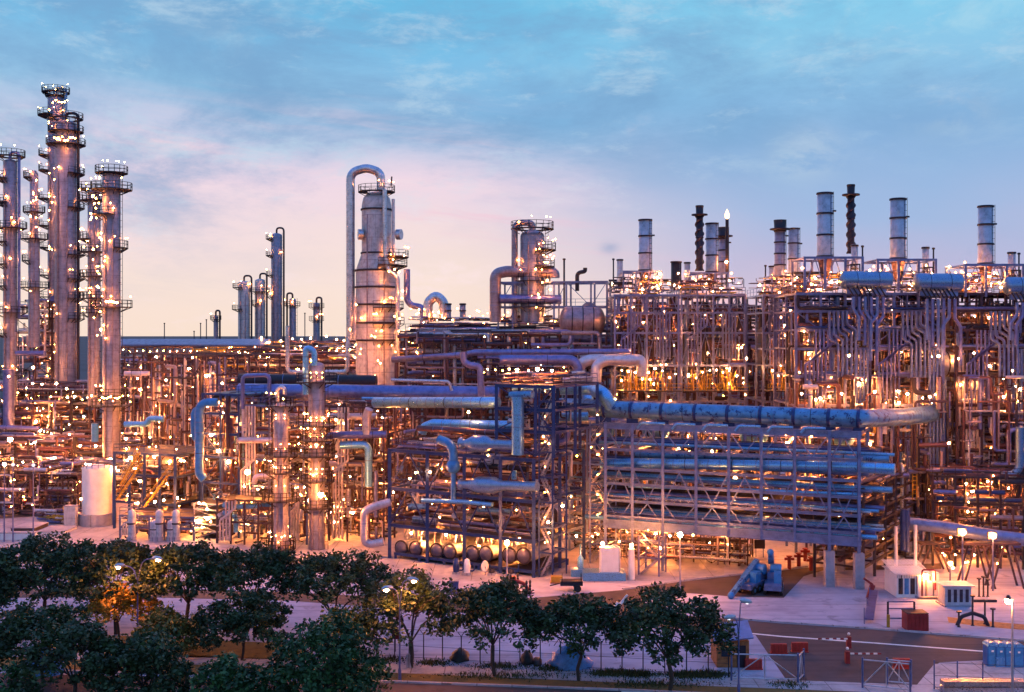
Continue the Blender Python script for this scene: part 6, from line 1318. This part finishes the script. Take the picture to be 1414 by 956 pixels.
g = gnd(706, 820); b = MB(); b.tube([g, g+Vector((.2,0,1.6)), g+Vector((1.4,0,1.2)), g+Vector((2.3,0,.1))], .22, 'red', 8); b.lathe([(.4,0),(.4,.3)], g+Vector((.2,0,1.7)), 'red', n=10); solo('hydrant', b, 'dark red curved hydrant pipe poking above the middle trees', 'hydrant')
g = gnd(627, 822); t = thing('cabinet', 'small lilac cabinet behind the trees, left of the beaded posts', 'cabinet', g); MB().box(g+Vector((-.5,0,0)), g+Vector((.5,.7,1.5)), 'pipe_lilac').build('body', t); MB().box(g+Vector((-.55,-.05,1.5)), g+Vector((.55,.75,1.58)), 'steel_lilac').build('lid', t)
g = gnd(855, 843); b = MB(); b.beam(g+Vector((-1,0,.2)), g+Vector((.7,0,1.0)), .5, .14, 'white'); b.beam(g+Vector((.1,0,.7)), g+Vector((.9,0,1.7)), .2, .2, 'white'); b.beam(g+Vector((-.6,0,0)), g+Vector((-.2,0,.9)), .2, .2, 'white'); solo('traffic_marker', b, 'tilted white frame lying on the dark road behind the trees', 'frame')
for i, (px, py) in enumerate(((1090, 786), (1103, 782), (1112, 775), (1120, 788))):
    g = gnd(px, py); b = MB(); b.lathe([(.25, 0), (.25, 1.6)], g, 'red', n=8); b.beam(g+Vector((-.6,0,1.3)), g+Vector((.6,0,1.3)), .3, .3, 'red'); b.lathe([(.4,0),(.4,.12)], g+Vector((0,0,1.6)), 'red', n=8); solo('hydrant', b, ['leftmost red hydrant under the rack opening', 'second red hydrant under the rack opening', 'third red hydrant, farthest back under the rack opening', 'rightmost red hydrant under the rack opening'][i], 'hydrant')
g = gnd(1049, 770); t = thing('sign', 'small dark sign board on two legs beyond the rack opening', 'sign', g); MB().box(g+Vector((-.7,-.05,1.2)), g+Vector((.7,.05,2.4)), 'steel_dark').build('board', t)
for k2 in (-.5, .5): MB().beam(g+Vector((k2,0,0)), g+Vector((k2,0,1.2)), .1, .1, 'steel_lilac').build('leg', t)
for i, px in enumerate((939, 700)):
    g = gnd(px, 820 if i == 0 else 812); t = thing('light_mast', ['slender lit mast in front of the rack by the asphalt bay', 'slender lit mast in front of the exchangers'][i], 'light mast', g); z = CAM_H-((741, 752)[i]-HY)/F*g.y
    MB().lathe([(.11, 0), (.07, z)], g, 'pipe_pale', n=8).build('mast', t); MB().sphere(g+Vector((0,-.1,z+.2)), .3, 'flood', 6).build('light_bulb', t)
for i in range(3):
    g = gnd(1320+i*0, 953+i*2.2)+Vector((0, 0, .3)); 
g = gnd(1360, 958); t = thing('pipe_stack', 'stack of pale steel sections lying at the bottom right corner', 'steel sections', g)
for i in range(4): MB().beam(g+Vector((-3.5, i%2*.5, .35+i//2*.5)), g+Vector((3.5, i%2*.5, .35+i//2*.5)), .4, .4, 'insul').build('section', t)

# ------------------------------------------------------------------ street lamps
def street_lamp(px, base, top, arms, label, lit=True):
    g = gnd(px, base); z = CAM_H-(top-HY)/F*g.y; t = thing('street_lamp', label, 'street lamp', g); s = g.y/F
    MB().lathe([(.14, 0), (.14, .9), (.085, 1.1), (.06, z*.8)], g, 'pipe_lilac', n=8).build('pole', t)
    for (dx, dy) in arms:
        e = g+Vector((dx*s, 0, z+dy*-s)); a = MB().tube([g+Vector((0,0,z*.76)), g+Vector((dx*s*.25, 0, z+dy*-s-.1)), e], .05, 'pipe_lilac', 6, fillet=1.4).build('arm', t)
        h = MB().lathe([(.06, -.5), (.2, -.25), (.22, .2), (.08, .5)], e, 'stack_blue', axis=(1 if dx > 0 else -1, 0, -.15), n=10).build('lamp_head', t)
        MB().sphere(e+Vector((.1 if dx > 0 else -.1, -.02, -.16)), .22 if lit else .17, 'flood' if lit else 'bulb_off_glow', 6, .7).build('light_bulb', h)
street_lamp(190, 893, 775, [(-25, 6), (27, -4)], 'twin arm street lamp glowing orange above the left trees')
street_lamp(552, 940, 805, [(-17, 7), (18, -5)], 'twin arm street lamp, lit, standing left of the middle trees')
street_lamp(1020, 962, 850, [(-12, 2), (10, -20)], 'twin arm street lamp, unlit, beside the brown hut', lit=False)
g = gnd(1398, 966); t = thing('street_lamp', 'single tall lamp mast, lit, at the lower right in front of the toilets', 'street lamp', g); z = CAM_H-(828-HY)/F*g.y
MB().lathe([(.13, 0), (.07, z)], g, 'pipe_pale', n=8).build('pole', t); MB().lathe([(.25, 0), (.1, .3)], g+Vector((-.35,0,z+.05)), 'steel_dark', n=8).build('lamp_head', t); MB().sphere(g+Vector((-.35,0,z-.1)), .27, 'bulb_warm', 6).build('light_bulb', t)

# ------------------------------------------------------------------ trees
def tree_meshes(seed, H, Rr, m, dense=1.0, low=.42, flat=.8):
    rnd = random.Random(seed); tr = MB(); limbs = []
    fork = H*rnd.uniform(.26, .36); pts = [Vector((0,0,0)), Vector((rnd.uniform(-.2,.2), rnd.uniform(-.2,.2), fork*.5)), Vector((rnd.uniform(-.3,.3), rnd.uniform(-.3,.3), fork))]
    tr.tube(pts, .17*H/8, 'bark', 8, fillet=.6); base = pts[-1]; n = rnd.randint(5, 7); tips = []
    for i in range(n):
        a = 2*PI*(i+rnd.uniform(-.3, .3))/n; rr = Rr*rnd.uniform(.45, .8); zz = H*rnd.uniform(.62, .85)
        m1 = base+Vector((math.cos(a)*rr*.35, math.sin(a)*rr*.35, (zz-fork)*.5)); tip = Vector((math.cos(a)*rr, math.sin(a)*rr, zz))
        tr.tube([base, m1, tip], .075*H/8, 'bark', 5, fillet=1.0)
        for k2 in range(4):
            b2 = a+rnd.uniform(-.7, .7); st = m1.lerp(tip, rnd.uniform(0, .7)); r2 = min(Rr*.95, rr*rnd.uniform(.7, 1.3)); e = Vector((math.cos(b2)*r2, math.sin(b2)*r2, H*rnd.uniform(.5, .88)))
            tr.tube([st, (st+e)/2+Vector((0,0,.3)), e], .04*H/8, 'bark', 4, fillet=.5)
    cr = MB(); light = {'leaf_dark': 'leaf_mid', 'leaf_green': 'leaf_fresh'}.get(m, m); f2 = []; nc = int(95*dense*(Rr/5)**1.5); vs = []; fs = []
    for i in range(nc):
        a = rnd.uniform(0, 2*PI); q = math.sqrt(rnd.random()); rr = Rr*q*(rnd.uniform(.82, 1.0)+.13*math.sin(a*3+seed)+.07*math.sin(a*7+seed*2))
        topz = low*H+(H-low*H)*(max(0, 1-q**3.2))**.5*rnd.uniform(.84, 1.04); botz = low*H+H*.20*(1-q)*(1 if low > .3 else 0)+rnd.uniform(0, .08)*H
        zz = topz-(topz-botz)*rnd.random()**1.7*flat; lt = rnd.random() < .35; c = Vector((rr*math.cos(a), rr*math.sin(a), zz)); cs = rnd.uniform(.5, .95)
        for k2 in range(int(rnd.uniform(34, 60))):
            d = Vector((rnd.gauss(0, 1), rnd.gauss(0, 1), rnd.gauss(0, .6))); d = d.normalized()*cs*rnd.random()**.6; p = c+d
            L = rnd.uniform(.12, .27); u = Vector((rnd.gauss(0,1), rnd.gauss(0,1), rnd.gauss(0,.7))).normalized(); v = u.cross(Vector((rnd.gauss(0,1), rnd.gauss(0,1), rnd.gauss(0,1)))).normalized()
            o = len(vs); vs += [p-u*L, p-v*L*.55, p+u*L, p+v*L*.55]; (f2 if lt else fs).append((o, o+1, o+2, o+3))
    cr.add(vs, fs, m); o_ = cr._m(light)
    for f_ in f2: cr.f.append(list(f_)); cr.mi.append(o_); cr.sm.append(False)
    return tr.mesh('trunk'), cr.mesh('crown')
def tree(px, base, top, wpx, m, label, seed, dense=1.0, low=.42, flat=.8):
    g = gnd(px, base); s = g.y/F; Rr = wpx*s/2; H = CAM_H-(top-HY)*s
    t = thing('tree', label, 'tree', g, 'trees along the road'); a, b2 = tree_meshes(seed, H, Rr, m, dense, low, flat)
    for nm, me in (('trunk', a), ('crown', b2)): o = bpy.data.objects.new(nm, me); C.objects.link(o); o.parent = t
TR = [(925, 955, 815, 172, 'leaf_dark', 'large umbrella crowned tree left of the brown hut', 1.25, .40),
      (799, 940, 826, 148, 'leaf_dark', 'umbrella crowned tree in front of the wide blue tarpaulin', 1.2, .44),
      (683, 934, 804, 150, 'leaf_dark', 'umbrella crowned tree with a crooked trunk between the two lamps', 1.25, .42),
      (568, 922, 790, 138, 'leaf_dark', 'tree touching the lit twin arm lamp, left of the middle', 1.2, .36),
      (465, 890, 766, 160, 'leaf_dark', 'wide dark tree under the right front tower', 1.25, .50),
      (352, 880, 758, 142, 'leaf_dark', 'wide dark tree under the left front tower', 1.3, .50),
      (258, 876, 754, 152, 'leaf_dark', 'wide dark tree right of the left street lamp', 1.3, .52),
      (160, 876, 748, 140, 'leaf_dark', 'dark tree behind the left street lamp', 1.3, .46),
      (62, 872, 742, 175, 'leaf_dark', 'broad dark tree in the back row at far left', 1.4, .36),
      (-30, 880, 752, 130, 'leaf_dark', 'dark tree cut by the left edge of the photo', 1.3, .3),
      (165, 884, 808, 100, 'leaf_lamplit', 'small tree lit golden orange by the street lamp', 1.2, .34),
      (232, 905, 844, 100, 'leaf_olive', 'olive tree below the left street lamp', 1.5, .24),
      (60, 948, 836, 175, 'leaf_dark', 'broad dark tree near the blue tarpaulin at left', 1.4, .36),
      (100, 990, 862, 120, 'leaf_dark', 'dark tree leaning over the blue tarpaulin', 1.2, .42),
      (196, 990, 878, 150, 'leaf_dark', 'dense dark tree at the bottom between tarpaulin and lawn', 1.6, .26),
      (334, 912, 820, 136, 'leaf_dark', 'rounded dark tree standing on the lawn patch', 1.4, .3),
      (452, 990, 856, 165, 'leaf_green', 'big rounded deep green tree at the bottom middle left', 2.0, .14),
      (312, 1000, 912, 120, 'leaf_green', 'low deep green tree at the bottom edge', 1.8, .16),
      (478, 920, 838, 90, 'leaf_olive', 'olive topped tree peeking over the big green one', 1.3, .3),
      (25, 985, 918, 60, 'leaf_green', 'small bushy palm like shrub in the bottom left corner', 1.5, .1)]
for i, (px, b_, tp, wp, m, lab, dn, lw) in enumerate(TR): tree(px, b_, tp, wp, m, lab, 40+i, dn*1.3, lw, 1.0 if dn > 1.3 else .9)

flush_pipes(); flush_lamps()
print('PIPES', len(PIPES), 'LAMPS', len(LAMPS), 'objs', len(bpy.data.objects))
